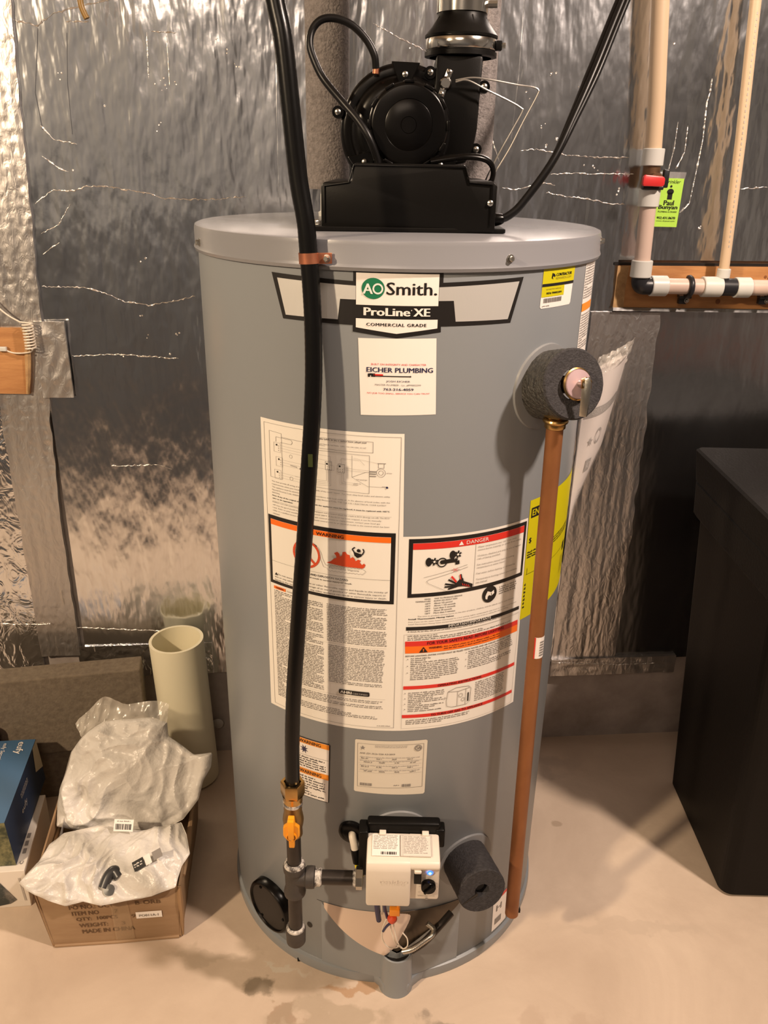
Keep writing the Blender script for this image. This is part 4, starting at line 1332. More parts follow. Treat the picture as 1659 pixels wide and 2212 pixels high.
# cable gland and wiring of the control
b = MB()
b.lathe([(.0205, 0), (.0200, .004), (.0175, .006), (.0100, .0068), (0, .0070)], M_bgloss, frame(cyl(-0.0485, .3195, .0), cyl(-0.0485, 0, 1) - cyl(-0.0485, 0, 0)), 36)
gr = b.build('cable_grommet', heater)
b = MB()
b.tube(smooth_path([(-.0470, -.272, .3210), (-.0470, -.284, .3195), (-.0440, -.292, .3110), (-.0420, -.296, .3020)]), .0060, M_wcable, 14)
b.build('cable_sheath', gr, 'white cable sheath')
b = MB()
b.tube(smooth_path([(-.0422, -.2955, .3040), (-.0400, -.298, .2920), (-.0380, -.300, .2820)]), .0072, M_rubber, 14)
b.build('cable_boot', gr)
for k, (mt, dx) in enumerate(((mat('yellow_wire', (0.75, 0.60, 0.02), .4), -.003), (mat('green_wire', (0.01, 0.08, 0.05), .4), .001), (M_rubber, .004), (M_rubber, .007))):
    MB().tube(smooth_path([(-.0385 + dx, -.300, .2840), (-.0355 + dx, -.305 - k * .001, .272 - k * .001), (-.0330 + dx * .6, -.300, .2600), (-.0300, -.295, .250)]), .0022 if k == 0 else .0016, mt, 8).build('control_wire', heater)

# ------------------------------------------------------------------ combustion cover at the foot: curved apron with burner opening
SX = .026
def apr_top(u):
    """lower lip of the burner opening, u 0..1 across"""
    mid = u / .54 if u < .54 else (1 - u) / .46
    return 0.157 - 0.072 * mid ** 0.75, mid


b = MB()
vs, fs = [], []
NU, NV = 60, 10
s0, s1 = -0.100, 0.133
for i in range(NU + 1):
    u = i / NU
    zt, mid = apr_top(u)
    for j in range(NV + 1):
        v = j / NV
        vs.append(cyl(s0 + (s1 - s0) * u, zt * (1 - v) + .022 * v, .0008 + 0.017 * mid ** 2.2))
for i in range(NU):
    for j in range(NV):
        q = i * (NV + 1) + j
        fs.append((q, q + NV + 1, q + NV + 2, q + 1))
b.add(vs, fs, M_tank, True)
b.build('burner_apron', heater)
# opening behind the lip: pale door at left, brown sheet painting the shaded gap at right
M_shelf = mat('pale_metal_shelf', (0.66, 0.52, 0.42), .38, .2)
M_gapshade = mat('recess_shade_brown', (0.085, 0.062, 0.042), .4, .4)
for (ua, ub, mt, nm, lb) in ((0.02, .66, M_shelf, 'burner_door', 'pale sloping metal door under the gas control'), (.50, 1.0, M_gapshade, 'burner_recess_shade', 'dark sheet painted as the shaded recess right of the burner door')):
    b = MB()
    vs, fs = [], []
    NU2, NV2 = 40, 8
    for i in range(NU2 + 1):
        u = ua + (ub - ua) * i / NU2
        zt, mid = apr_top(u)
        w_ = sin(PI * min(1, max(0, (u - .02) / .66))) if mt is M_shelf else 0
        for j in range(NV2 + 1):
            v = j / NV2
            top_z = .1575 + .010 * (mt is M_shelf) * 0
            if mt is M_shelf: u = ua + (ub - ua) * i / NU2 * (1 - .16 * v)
            vs.append(cyl(s0 + (s1 - s0) * u, top_z * (1 - v) + (zt - .004) * v, .0007 + .012 * w_ * v ** .8 + (.0004 if mt is M_gapshade else 0) + 0.010 * mid ** 2.2 * v))
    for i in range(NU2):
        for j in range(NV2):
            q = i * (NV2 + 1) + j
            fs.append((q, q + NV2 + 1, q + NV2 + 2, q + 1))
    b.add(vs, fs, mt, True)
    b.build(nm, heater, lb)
b = MB()
path = smooth_path([(.072, -.300, .158), (.082, -.303, .150), (.080, -.306, .140), (.066, -.308, .126), (.050, -.308, .110), (.036, -.300, .094)], 14)
b.tube(path, .004, M_zinc, 12, rs=[.0044 if k % 2 else .0034 for k in range(len(path))])
b.build('burner_tube', heater, 'shiny corrugated flexible tube')
b = MB()
b.tube(smooth_path([(.112, -.272, .150), (.092, -.290, .140), (.070, -.300, .118), (.050, -.302, .100)]), .0060, M_iron, 12)
b.build('feed_tube', heater, 'dark rigid tube')
# round sleeve in the middle, from the floor up to a dark hole
b = MB()
Ms = Matrix.Translation((SX, -.2835, 0))
b.lathe([(.0285, .0), (.0270, .010), (.0262, .060), (.0258, .0790), (.0245, .0805), (.0225, .0790), (.0220, .055), (0, .052)], M_tank, Ms, 48)
b.build('wire_sleeve', heater)
b = MB()
b.lathe([(.0221, .0740), (.018, .0735), (0, .0730)], M_black, Ms, 30)
b.build('sleeve_hole', heater, 'dark hole for the burner wires')
b = MB()
b.prism([(SX - .060, -.272), (SX - .040, -.281), (SX - .027, -.292), (SX - .021, -.303), (SX, -.308), (SX + .021, -.303), (SX + .027, -.291), (SX + .040, -.279), (SX + .058, -.266)], 0, .0215, M_tank, None, .003, True)
b.build('front_toe', heater)
YW = -.312
for pts in ([(.010, YW, .184), (.006, YW, .174), (.002, YW, .157), (.002, YW, .137), (.010, -.308, .115), (.022, -.300, .102), (.030, -.292, .096)],
            [(.014, YW, .180), (.015, YW, .160), (.019, YW, .140), (.024, -.306, .118), (.030, -.296, .100)],
            [(.018, YW, .180), (.020, YW, .160), (.024, YW, .138), (.029, -.306, .116), (.034, -.296, .098)],
            [(.034, YW, .150), (.041, YW, .138), (.042, -.310, .120), (.037, -.304, .106), (.032, -.296, .098)]):
    MB().tube(smooth_path(pts, 10), .0010, M_wcable, 8).build('white_wire', heater)
for pts, r_, mt in ([[(-.008, -.318, .225), (-.007, -.316, .205), (-.004, -.312, .176)], .0042, M_navy],
                    [[(-.001, -.318, .225), (.000, -.316, .205), (.001, -.312, .190)], .0016, M_wcable],
                    [[(.004, -.318, .225), (.005, -.316, .205), (.009, -.312, .182)], .0024, M_navy],
                    [[(.024, -.318, .222), (.026, -.316, .205), (.022, -.312, .190)], .0024, M_amber],
                    [[(.014, -.320, .180), (.008, -.318, .170), (.003, -.314, .155)], .0020, M_navy]):
    MB().tube(smooth_path(pts), r_, mt, 8).build('control_wire', heater)
MB().box((.020, -.318, .203), (.016, .010, .012), M_amber, None, .0015).build('wire_connector', heater)
MB().lathe([(0, .006), (.0065, .004), (.0078, 0), (.0055, -.007), (0, -.008)], M_flame, frame((.0165, -.318, .1870), (0, -.3, 1)), 16).build('wire_nut', heater, 'orange-red wire nut')
for a in (-28, 62, 150, 240): MB().box((.270 * sin(rad(a)), -.270 * cos(rad(a)), .004), (.03, .02, .008), M_bplast).build('foot_pad', heater)
# slit, hole and rust speck on the jacket
p = CP(30)
p.disc(-0.1225, .0940, .0050, M_black, 1, ry=.0062, n=16)
p.line((-0.0985, .1490), (-0.0935, .0890), .0009, M_black, 1)
p.line((-0.108, .158), (-0.094, .157), .0009, M_black, 1)
p.disc(0.1720, .1180, .0055, M_white, 1, ry=.0035, n=10)
p.build('jacket_holes', heater)['kind'] = 'stuff'
# round black access cap lower left
a = -0.2010 / R
nrm = Vector((sin(a), -cos(a), 0))
b = MB()
Mc = frame(cyl(-0.2010, .0925, 0) - nrm * .006, nrm)
b.lathe([(.0480, 0), (.0490, .004), (.0485, .017), (.0460, .0205), (.0430, .0210), (.0415, .0185), (.0, .0185)], M_bgloss, Mc, 56)
b.lathe([(.0470, .0075), (.0478, .0095), (.0470, .0115)], M_bplast, Mc, 56)
cap = b.build('air_intake_cap', heater, 'round black plastic cap')
for q in (30, 150, 270): screw(cap, Mc @ Vector((.037 * cos(rad(q)), .037 * sin(rad(q)), .0185)), nrm, .0022, M_bgloss, hx=False)

# ------------------------------------------------------------------ blower and wiring box on the lid
bx0, bx1, by0, by1 = -0.094, 0.120, -0.168, 0.05
b = MB()
prof = [(bx0, H + .002), (bx1, H + .002), (bx1, 1.236), (bx1 - .004, 1.2405), (.086, 1.2405), (.0835, 1.243), (.0825, 1.255), (.0790, 1.2585), (-.0520, 1.2585), (-.0555, 1.255), (-.0565, 1.240), (-.0590, 1.2365), (bx0 + .004, 1.2365), (bx0, 1.232)]
Mb = Matrix(((1, 0, 0, 0), (0, 0, 1, 0), (0, 1, 0, 0), (0, 0, 0, 1)))
b.prism([(x, z) for x, z in prof], by0, by1, M_bplast, Mb, .0018, True)
wb = b.build('wiring_box', heater, 'black stepped plastic box')
b = MB()
b.prism([(bx0 - .010, by0 - .012), (bx1 + .014, by0 + .004), (bx1 + .014, by1), (bx0 - .010, by1)], H + .001, H + .006, M_bplast, None, .001)
b.build('box_flange', wb)
b = MB()
b.tube([(bx0 + .004, by0 - .0008, 1.19), (bx0 + .004, by0 - .0008, 1.232), (-.060, by0 - .0008, 1.2365), (-.054, by0 - .0008, 1.256), (.080, by0 - .0008, 1.2560), (.0860, by0 - .0008, 1.2385), (bx1 - .006, by0 - .0008, 1.2365), (bx1 - .006, by0 - .0008, 1.19)], .0012, M_bgloss, 8)
b.build('moulded_edge', wb)
screw(wb, Vector((.1125, by0, 1.2160)), (0, -1, 0), .003, hx=False)
screw(wb, Vector((bx0 - .006, by0 - .001, 1.188)), (0, -.3, 1), .0032)

# blower volute: disc facing the room
bc = Vector((.003, -.060, 1.2965))
Mbl = frame(bc, (0, -1, 0))
b = MB()
b.lathe([(0, -.075), (.074, -.075), (.0765, -.065), (.0765, -.012), (.0800, -.010), (.0800, -.002), (.0770, .002), (.0735, .003), (.0670, .003), (.062, .012), (.057, .016), (.050, .017), (0, .017)], M_bgloss, Mbl, 72)
bl = b.build('blower', heater, 'round glossy black blower housing')
b = MB()
b.lathe([(.0500, .014), (.0500, .046), (.0490, .050), (.0460, .0530), (.0440, .0535), (.0300, .0535), (.0294, .0530), (.0286, .0535), (.0100, .0535), (.0095, .0530), (.009, .0535), (0, .0535)], M_bgloss, frame(bc + Vector((.008, 0, .006)), (0, -1, 0)), 56)
for k in range(12):
    q = 2 * PI * k / 12
    b.box(bc + Vector((.008 + .049 * cos(q), -.0515, .006 + .049 * sin(q))), (.012, .004, .004), M_bgloss, Matrix.Rotation(-q + PI / 2, 3, 'Y'), .0008)
b.build('motor_cap', bl)
# three ribs with screws
for q, rr in ((88, .060), (218, .056), (322, .060)):
    b = MB()
    c_ = bc + Vector((rr * cos(rad(q)), 0, rr * sin(rad(q))))
    b.prism([(-.018, -.018), (.018, -.018), (.006, .008), (0, .010), (-.006, .008)], .010, .026, M_bgloss, frame(bc + Vector((rr * cos(rad(q)), 0, rr * sin(rad(q)))), (0, -1, 0), (-sin(rad(q)), 0, cos(rad(q)))), .001)
    b.build('motor_bracket', bl)
    screw(bl, bc + Vector(((rr + .004) * cos(rad(q)), -.0275, (rr + .004) * sin(rad(q)))), (0, -1, 0), .0030, hx=False)
# ears with screws round the rim
for (x, z) in ((-.0800, 1.3180), (.1060, 1.3500), (.1000, 1.2770), (.0370, 1.3650)):
    b = MB()
    b.lathe([(0, .004), (.0075, .004), (.0078, -.012), (0, -.012)], M_bgloss, frame((x, -.062, z), (0, -1, 0)), 20)
    b.build('mounting_ear', bl)
    screw(bl, Vector((x, -.0665, z)), (0, -1, 0), .0032, hx=False)
# outlet duct
b = MB()
b.prism([(.0445, 1.262), (.060, 1.258), (.0870, 1.260), (.0960, 1.275), (.1000, 1.300), (.1030, 1.385), (.0440, 1.385), (.0430, 1.35), (.03, 1.32)], -.068, .012, M_bplast, Matrix(((1, 0, 0, 0), (0, 0, 1, 0), (0, 1, 0, 0), (0, 0, 0, 1))), .004, True)
b.build('outlet_duct', bl)
# vent adapter above
vc = Vector((.0765, -.028, 1.3850))
b = MB()
b.lathe([(.0400, 0), (.0465, .001), (.0465, .006), (.0445, .007), (.0445, .022), (.0465, .0225), (.0468, .025), (.0400, .033), (.0315, .045), (.0315, .050), (.029, .066), (.0, .066)], M_bplast, Matrix.Translation(vc), 56)
va = b.build('vent_adapter', heater)
for q in (-70, -20, 200, 140, 60, 20):
    b = MB()
    M_ = Matrix.Translation(vc) @ Matrix.Rotation(rad(q), 4, 'Z')
    b.prism([(.029, .050), (.0445, .025), (.029, .025)], -.0008, .0008, M_bplast, M_ @ Matrix(((1, 0, 0, 0), (0, 0, 1, 0), (0, 1, 0, 0), (0, 0, 0, 1))))
    b.build('rib', va)
b = MB()
b.lathe([(.0448, .0085), (.0455, .0095), (.0455, .0205), (.0448, .0215)], M_chrome, Matrix.Translation(vc), 64)
cb = b.build('clamp_band', va, 'bright steel band clamp')
b = MB().box(vc + Vector((.0475, -.010, .014)), (.008, .012, .011), M_bplast, None, .001)
b.tube([vc + Vector((.047, -.012, .014)), vc + Vector((.056, -.014, .014))], .0032, M_zinc, 6)
b.build('clamp_screw', cb) if False else b.build('clamp_screw', va)
b = MB()
b.lathe([(.0310, .0495), (.0330, .0500), (.0330, .0700), (.0310, .0705)], M_chrome, Matrix.Translation(vc), 64)
b.build('clamp_band', va)
b = MB()
b.tube([vc + Vector((.030, -.008, .060)), vc + Vector((.043, -.010, .060))], .0045, M_zinc, 8)
b.build('clamp_screw', va)
tag(MB().lathe([(.0285, .064), (.0285, .30), (.0, .30)], mat('grey_vent_pipe', (0.30, 0.29, 0.28), .4), Matrix.Translation(vc), 40).build('vent_pipe'), 'grey vent pipe rising out of the black blower adapter at the top edge', 'pipe')
# pressure switch with two bare wires
sc_ = Vector((.0565, -.0690, 1.3530))
b = MB()
b.lathe([(0, .005), (.0055, .005), (.0075, .003), (.0080, 0)], M_chrome, frame(sc_, (0, -1, 0)), 20)
b.prism([(-.004, -.016), (.004, -.016), (.004, .016), (-.004, .016)], 0, .0015, M_chrome, frame(sc_, (0, -1, 0), (.35, 0, 1)) @ Matrix.Rotation(rad(90), 4, 'Z'), .0003)
sw = b.build('limit_switch', heater)
for dz in (-1, 1): screw(sw, sc_ + Vector((.0045 * dz, -.0015, .0125 * dz)), (0, -1, 0), .0026, hx=False)
for pts in ([(.0690, -.076, 1.3560), (.0894, -.078, 1.3590), (.1128, -.078, 1.3570), (.1481, -.075, 1.3520), (.1657, -.075, 1.3500), (.1735, -.075, 1.3470), (.1724, -.075, 1.3400), (.1574, -.075, 1.310), (.1422, -.075, 1.2780), (.1250, -.07, 1.2480), (.1190, -.06, 1.238)],
            [(.0690, -.076, 1.3540), (.0838, -.078, 1.3560), (.1078, -.078, 1.3460), (.1378, -.075, 1.3340), (.1538, -.075, 1.3260), (.1553, -.075, 1.3220), (.1461, -.075, 1.3040), (.1305, -.075, 1.2750), (.1200, -.07, 1.2520), (.1150, -.06, 1.238)]):
    MB().tube(smooth_path(pts, 8), .00115, M_wire, 8).build('switch_wire', heater)
# air pressure hose looping over the blower
b = MB()
b.tube(smooth_path([(-.0316, -.070, 1.368), (-.0340, -.072, 1.3830), (-.0446, -.072, 1.4000), (-.0618, -.073, 1.4145), (-.0817, -.075, 1.4210), (-.0987, -.078, 1.4190), (-.1100, -.080, 1.4080), (-.1130, -.085, 1.3910), (-.1060, -.09, 1.3710), (-.0946, -.095, 1.3520), (-.0713, -.110, 1.3270), (-.0510, -.120, 1.3060), (-.0370, -.125, 1.2860), (-.0270, -.120, 1.2620), (-.026, -.116, 1.250)], 8), .0046, M_rubber, 14)
ah = b.build('pressure_hose', heater, 'thin black rubber hose looping over the blower')
b = MB()
b.tube([(-.0318, -.070, 1.362), (-.0312, -.070, 1.373)], .0040, M_copclamp, 12)
b.build('hose_clip', heater)
# flat ribbon cable from motor to box
b = MB()
b.tube(smooth_path([(.0400, -.115, 1.2620), (.0578, -.116, 1.2650), (.0812, -.115, 1.2680), (.1030, -.110, 1.2670), (.1160, -.105, 1.2610), (.1210, -.100, 1.2500), (.1190, -.098, 1.2360)], 8), .0048, M_bgloss, 12, squash=.7)
b.build('motor_cable', heater)

# ------------------------------------------------------------------ power cord
b = MB()
cp = smooth_path([(.1180, -.150, 1.1960), (.1280, -.150, 1.1970), (.1400, -.148, 1.2020), (.1560, -.143, 1.2170), (.1900, -.130, 1.2640), (.2150, -.110, 1.3150), (.2400, -.085, 1.3700), (.2680, -.050, 1.4350), (.310, .0, 1.530), (.35, .04, 1.62)], 10)
b.tube(cp, .0048, M_rubber, 12, squash=1.2)
pc_ = b.build('power_cord')
tag(pc_, 'thick black power cord rising to the right from the blower box', 'cord')
b = MB()
for off in ((.006, 0, .003), (-.005, .004, 0)):
    b2 = [q + Vector(off) * min(1, max(0, (q.z - 1.25) * 9)) for q in cp[18:]]
    b.tube(b2, .0042, M_rubber, 10)
b.build('cord_strand', pc_)
b = MB()
b.lathe([(.0075, -.004), (.0080, .002), (.0065, .010), (.0055, .012)], M_bgloss, frame((.1200, -.150, 1.1960), (1, 0, .1)), 20)
b.build('strain_relief', pc_)

# ------------------------------------------------------------------ gas hose
gh = thing('gas_hose', (-.1296, -.325, .452), 'thick black jacketed flexible gas hose running down the front of the grey tank', 'hose')
b = MB()
hp = smooth_path([(-.1296, -.325, .4480), (-.1283, -.324, .526), (-.1245, -.322, .6024), (-.1191, -.318, .675), (-.1125, -.313, .760), (-.1062, -.308, .835), (-.1005, -.303, .915), (-.0965, -.298, .9720), (-.0940, -.293, 1.029), (-.0942, -.288, 1.084), (-.0960, -.284, 1.126), (-.0985, -.281, 1.160), (-.1015, -.279, 1.196), (-.1094, -.275, 1.244), (-.1162, -.272, 1.3124), (-.1223, -.269, 1.3725), (-.1290, -.266, 1.405), (-.1400, -.262, 1.46), (-.150, -.258, 1.54)], 14)
n_ = len(hp)
b.tube(hp, .0102, M_hose, 20, rs=[.0102 + (.00018 if k % 2 else 0) for k in range(n_)])
b.build('hose_jacket', gh)
b = MB()
zc = 1.159
b.tube([Vector((-.0984, -.2812, zc - .0058)), Vector((-.0990, -.2808, zc + .0058))], .0113, M_copclamp, 24, cap=False)
b.box((-.0815, -.2800, zc + .0002), (.018, .0016, .0118), M_copclamp, Matrix.Rotation(rad(16), 3, 'Z'), .0004)
b.box((-.108, -.274, zc), (.004, .010, .0118), M_copclamp)
cl_ = b.build('hose_strap', gh, 'copper pipe strap')
screw(cl_, Vector((-.0785, -.2805, zc)), Vector((-.28, -.96, 0)), .0030)
b = MB().box((-.0975, -.3135, .930), (.0055, .0008, .016), mat('olive_stamp', (0.035, 0.045, 0.012), .4))
b.build('hose_stamp', gh)

# ------------------------------------------------------------------ gas pipe assembly
gp = thing('gas_pipe', (-.131, -.325, .13), 'black iron gas pipe tee with yellow-handled shutoff valve at lower left of the tank', 'pipe')
PX, PY = -.1305, -.325


def vert(prof, mt, x=PX, n=36, smooth=True, b=None, y=PY):
    b = b or MB()
    b.lathe(prof, mt, Matrix.Translation((x, y, 0)), n, smooth)
    return b


b = vert([(.0110, .452), (.0125, .4555), (.0165, .4560), (.0172, .4540), (.0172, .4360), (.0155, .4310)], M_brass, -.1297, 6, False)
vert([(.0150, .4330), (.0140, .4270), (.0135, .4190), (.0140, .4180)], M_brass, -.1297, 32, True, b)
b.build('flare_nut', gp)
vert([(.0125, .4215), (.0140, .4210), (.0143, .4180), (.0140, .4155), (.0125, .4150)], M_tape, -.1300).build('thread_sealant', gp)
b = vert([(.0120, .4170), (.0132, .4160), (.0132, .4080), (.0126, .4040), (.0142, .3960), (.0152, .3880), (.0142, .3790), (.0126, .3720), (.0130, .3640), (.0130, .3600), (.0, .3590)], M_dbrass, -.1302)
b.tube([(-.1302, -.325, .3880), (-.1302, -.3440, .3880)], .0080, M_dbrass, 18)
vl = b.build('shutoff_valve', gp, 'dull brass gas shutoff valve')
b = MB()
hp2 = [(-.0045, .0240), (.0045, .0240), (.0055, .0120), (.0115, .0070), (.0118, -.0075), (.0085, -.0130), (.0042, -.0145), (.0040, -.0300), (-.0040, -.0300), (-.0042, -.0145), (-.0085, -.0130), (-.0118, -.0075), (-.0115, .0070), (-.0055, .0120)]
Mh = Matrix(((1, 0, 0, -.1300), (0, 0, 1, 0), (0, 1, 0, .3880), (0, 0, 0, 1)))
b.prism(hp2, -.3510, -.3440, M_yhandle, Mh, .0012, True)
b.prism([(-.0040, -.010), (.0040, -.010), (.0048, .023), (-.0048, .023)], -.3570, -.350, M_yhandle, Mh, .0014, True)
b.build('valve_handle', vl, 'yellow lever handle')
b = MB()
b.lathe([(.0075, .0), (.0075, .003), (.0062, .0035), (.0060, .001), (.0, .001)], M_yhandle, frame((-.1298, -.3505, .3800), (0, -1, 0)), 24)
b.lathe([(.0058, .001), (.0050, .0030), (.0, .0034)], M_brass, frame((-.1298, -.3505, .3800), (0, -1, 0)), 6, False)
b.lathe([(.0026, .0034), (.0024, .006), (0, .006)], M_zinc, frame((-.1298, -.3505, .3800), (0, -1, 0)), 12)
b.build('handle_nut', vl)
vert([(0, .300), (.0105, .300), (.0105, .361), (0, .361)], M_iron, -.1306).build('nipple', gp)
vert([(.0108, .3060), (.0145, .3040), (.0158, .2990), (.0150, .2960)], M_tape, -.1308).build('thread_sealant', gp)
b = vert([(.0118, .3010), (.0160, .3000), (.0165, .2970), (.0160, .2900), (.0140, .2880), (.0138, .2600), (.0160, .2520), (.0165, .2480), (.0160, .2440), (.0115, .2430)], M_iront, -.1312)
b.lathe([(.0, 0), (.0138, 0), (.0138, .016), (.0160, .018), (.0165, .024), (.0160, .030), (.0118, .0305)], M_iront, frame((-.1312, PY, .2760), (1, 0, 0)), 32)
b.build('tee', gp)
MB().lathe([(.0118, .0), (.0138, .001), (.0128, .005), (.0135, .009), (.0108, .011)], M_tape, frame((-.1010, PY, .2762), (1, 0, 0)), 28).build('thread_sealant', gp)
MB().lathe([(0, 0), (.0108, 0), (.0108, .068), (0, .068)], M_iron, frame((-.1020, PY, .2765), (1, .0, .0)), 32).build('nipple', gp)
MB().lathe([(.0108, 0), (.0125, .0015), (.0130, .005), (.0118, .007)], M_tape, frame((-.0440, PY, .2768), (1, 0, 0)), 28).build('thread_sealant', gp)
vert([(0, .160), (.0105, .160), (.0105, .246), (0, .246)], M_iron, -.1315).build('nipple', gp)
vert([(.0108, .1760), (.0140, .1740), (.0146, .1700), (.0140, .1670)], M_tape, -.1318).build('thread_sealant', gp)
vert([(.0110, .1715), (.0150, .1710), (.0155, .1680), (.0150, .1540), (.0148, .1440), (.0120, .1400), (0, .1395)], M_iront, -.1318).build('drip_cap', gp)

# ------------------------------------------------------------------ insulated pipes behind
def foam_pipe(x, y, z0, z1, r, label):
    t = thing('insulated_pipe', (x, y, z0), label, 'pipe', None)
    b = MB()
    b.lathe([(r - .022, z0 + .04), (r, z0 + .04), (r, z1), (0, z1)], M_pfoam, Matrix.Translation((x, y, 0)), 40)
    b.build('foam_sleeve', t)
    MB().lathe([(.0, z0), (.0155, z0), (.0160, z0 + .006), (.0125, z0 + .008), (.0125, z0 + .09)], M_ring, Matrix.Translation((x, y, 0)), 28).build('nipple', t)
    return t


foam_pipe(-.1085, .130, H, 1.95, .0325, 'thick grey foam-wrapped pipe standing behind the blower on its left')
foam_pipe(.107, .110, H, 1.95, .0325, 'grey foam-wrapped pipe mostly hidden behind the black vent adapter')

# ------------------------------------------------------------------ water line on the wall at right
D0 = .036
wl = thing('water_line', wp(.447, 1.058, D0), 'white plastic tube water line with elbow, tee and red-handled valve on the foil wall', 'pipe')


def run(pts, r, mt, name, d=D0, n=24, label=None):
    return MB().tube([wp(x, z, d) for x, z in pts], r, mt, n).build(name, wl, label)


def ringx(x0, x1, z, r=.0185):
    b = MB()
    b.lathe([(.012, 0), (r - .001, 0), (r, .0012), (r, (x1 - x0) - .0012), (r - .001, x1 - x0), (.012, x1 - x0)], M_ring, frame(wp(x0, z, D0), WU), 36)
    b.build('crimp_ring', wl)


def ringz(x, z0, z1, r=.0185, xt=None):
    b = MB()
    d = (wp(xt if xt is not None else x, z1, D0) - wp(x, z0, D0))
    b.lathe([(.006, 0), (r - .001, 0), (r, .0012), (r, d.length - .0012), (r - .001, d.length), (.006, d.length)], M_ring, frame(wp(x, z0, D0), d), 36)
    b.build('crimp_ring', wl)


RP = .0143
run([(.4445, 1.09), (.441, 1.205)], RP, M_pex, 'pipe')
run([(.438, 1.275), (.432, 1.36), (.416, 1.51), (.408, 1.60)], RP, M_pexb, 'pipe')
ringz(.4445, 1.0735, 1.1035, .0190)
ringz(.4410, 1.1950, 1.2240)
ringz(.4385, 1.2620, 1.2900)
b = MB()
pts = [wp(.4450, 1.078, D0), wp(.4452, 1.066, D0), wp(.448, 1.060, D0), wp(.455, 1.0580, D0), wp(.470, 1.0580, D0)]
b.tube(smooth_path(pts, 6), .0158, mat('black_fitting', (0.015, 0.015, 0.018), .35), 24)
b.build('elbow', wl)
ringx(.4650, .4960, 1.0582)
run([(.49, 1.0580), (.57, 1.0572)], RP, M_pex, 'pipe')
ringx(.5640, .6000, 1.0572)
b = MB()
b.tube([wp(.598, 1.0570, D0), wp(.630, 1.0565, D0)], .0160, MATS['black_fitting'], 24)
b.tube([wp(.6015, 1.057, D0), wp(.6015, 1.078, D0)], .0100, MATS['black_fitting'], 18)
b.build('tee', wl)
ringx(.6270, .6560, 1.0562)
run([(.65, 1.0562), (.78, 1.0555), (1.2, 1.053)], RP, M_pex, 'pipe')
ringz(.6015, 1.0730, 1.0900, .0120)
run([(.6010, 1.088), (.5905, 1.31), (.5755, 1.52), (.570, 1.60)], .0092, M_pexb, 'pipe', label='thin tan branch tube')
# valve in the vertical run
b = MB()
b.tube([wp(.4405, 1.218, D0), wp(.4385, 1.268, D0)], .0150, M_valvebody, 20)
b.lathe([(.0115, 0), (.0115, .028), (.0, .028)], M_valvebody, frame(wp(.4395, 1.240, D0), WN), 18)
wv = b.build('valve', wl, 'bronze valve body')
b = MB()
b.prism([(-.0185, -.0085), (.0150, -.0090), (.0185, -.006), (.0185, .004), (.0150, .0075), (-.0175, .0100), (-.0205, .006), (-.0205, -.005)], 0, .008, M_redp, frame(wp(.4340, 1.238, D0 + .026), WN, WU), .0018, True)
b.build('red_handle', wv, 'red plastic valve handle')
b = MB()
b.box(wp(.4600, 1.2420, D0 + .014), (.010, .012, .030), MATS['black_fitting'], None, .002)
b.box(wp(.4400, 1.2270, D0 + .012), (.036, .014, .007), MATS['black_fitting'], None, .002)
b.build('handle_bracket', wv)
# print along the tubes
b = MB()
for (x, z, dx) in [(.5905 + k * 0, 1.13 + k * .0085, 0) for k in range(44)]:
    xx = .6000 - (z - 1.10) * .0555
    b.box(wp(xx, z, D0 + .0094), (.0016, .0004, .0040), M_lgray)
b.build('tube_print', wl)
# black pipe straps
for i, x in enumerate((.5390, .6960)):
    t = thing('pipe_strap', wp(x, 1.04, .012), ['black plastic strap holding the horizontal water line, left of the tee', 'black plastic strap holding the horizontal water line at the right edge'][i], 'strap')
    b = MB()
    pts = [wp(x, 1.057 + .0165 * sin(rad(q)), D0 + .0165 * cos(rad(q))) for q in range(-110, 111, 20)]
    b.tube(pts, .0050, MATS['black_fitting'], 10)
    b.box(wp(x, 1.0375, .0245), (.022, .018, .005), MATS['black_fitting'], None, .001)
    b.box(wp(x, 1.0300, .0160), (.014, .012, .014), MATS['black_fitting'], None, .001)
    b.build('strap_loop', t)
    screw(t, wp(x + .006, 1.0300, .023), WN, .0032)

# lumber nailer behind it, in a cut-out of the foil
b = MB()
b.add([wp(.413, 1.0145, .006), wp(1.6, 1.004, .006), wp(1.6, 1.0895, .006), wp(.413, 1.0905, .006), wp(.413, 1.0145, -.012), wp(1.6, 1.004, -.012), wp(1.6, 1.0895, -.012), wp(.413, 1.0905, -.012)],
      [(0, 1, 2, 3), (4, 7, 6, 5), (0, 4, 5, 1), (3, 2, 6, 7), (0, 3, 7, 4), (1, 5, 6, 2)], M_wood)
nb = b.build('wooden_board')
tag(nb, 'long orange-brown lumber board set in the foil wall behind the water line', 'board')
b = MB()
b.add([wp(.4105, 1.0140, .0075), wp(.4310, 1.0140, .0075), wp(.4300, 1.050, .0078), wp(.4330, 1.0900, .0075), wp(.4105, 1.0900, .0075)], [(0, 1, 2, 3, 4)], M_endwood)
b.build('board_end', nb)
MB().add([wp(.405, 1.0905, .002), wp(1.6, 1.0895, .002), wp(1.6, 1.0945, .002), wp(.405, 1.0960, .002)], [(0, 1, 2, 3)], M_black).build('cutout_shade_strip', wall_back)  # flat black strip painting the shade of the recess above the board
b = MB()
b.add([wp(.41, 1.0145, .010), wp(1.6, 1.004, .010), wp(1.6, 0.998, .012), wp(.41, 1.0085, .012)], [(0, 3, 2, 1)], M_foilR, True)
b.build('foil_fold', wall_back)
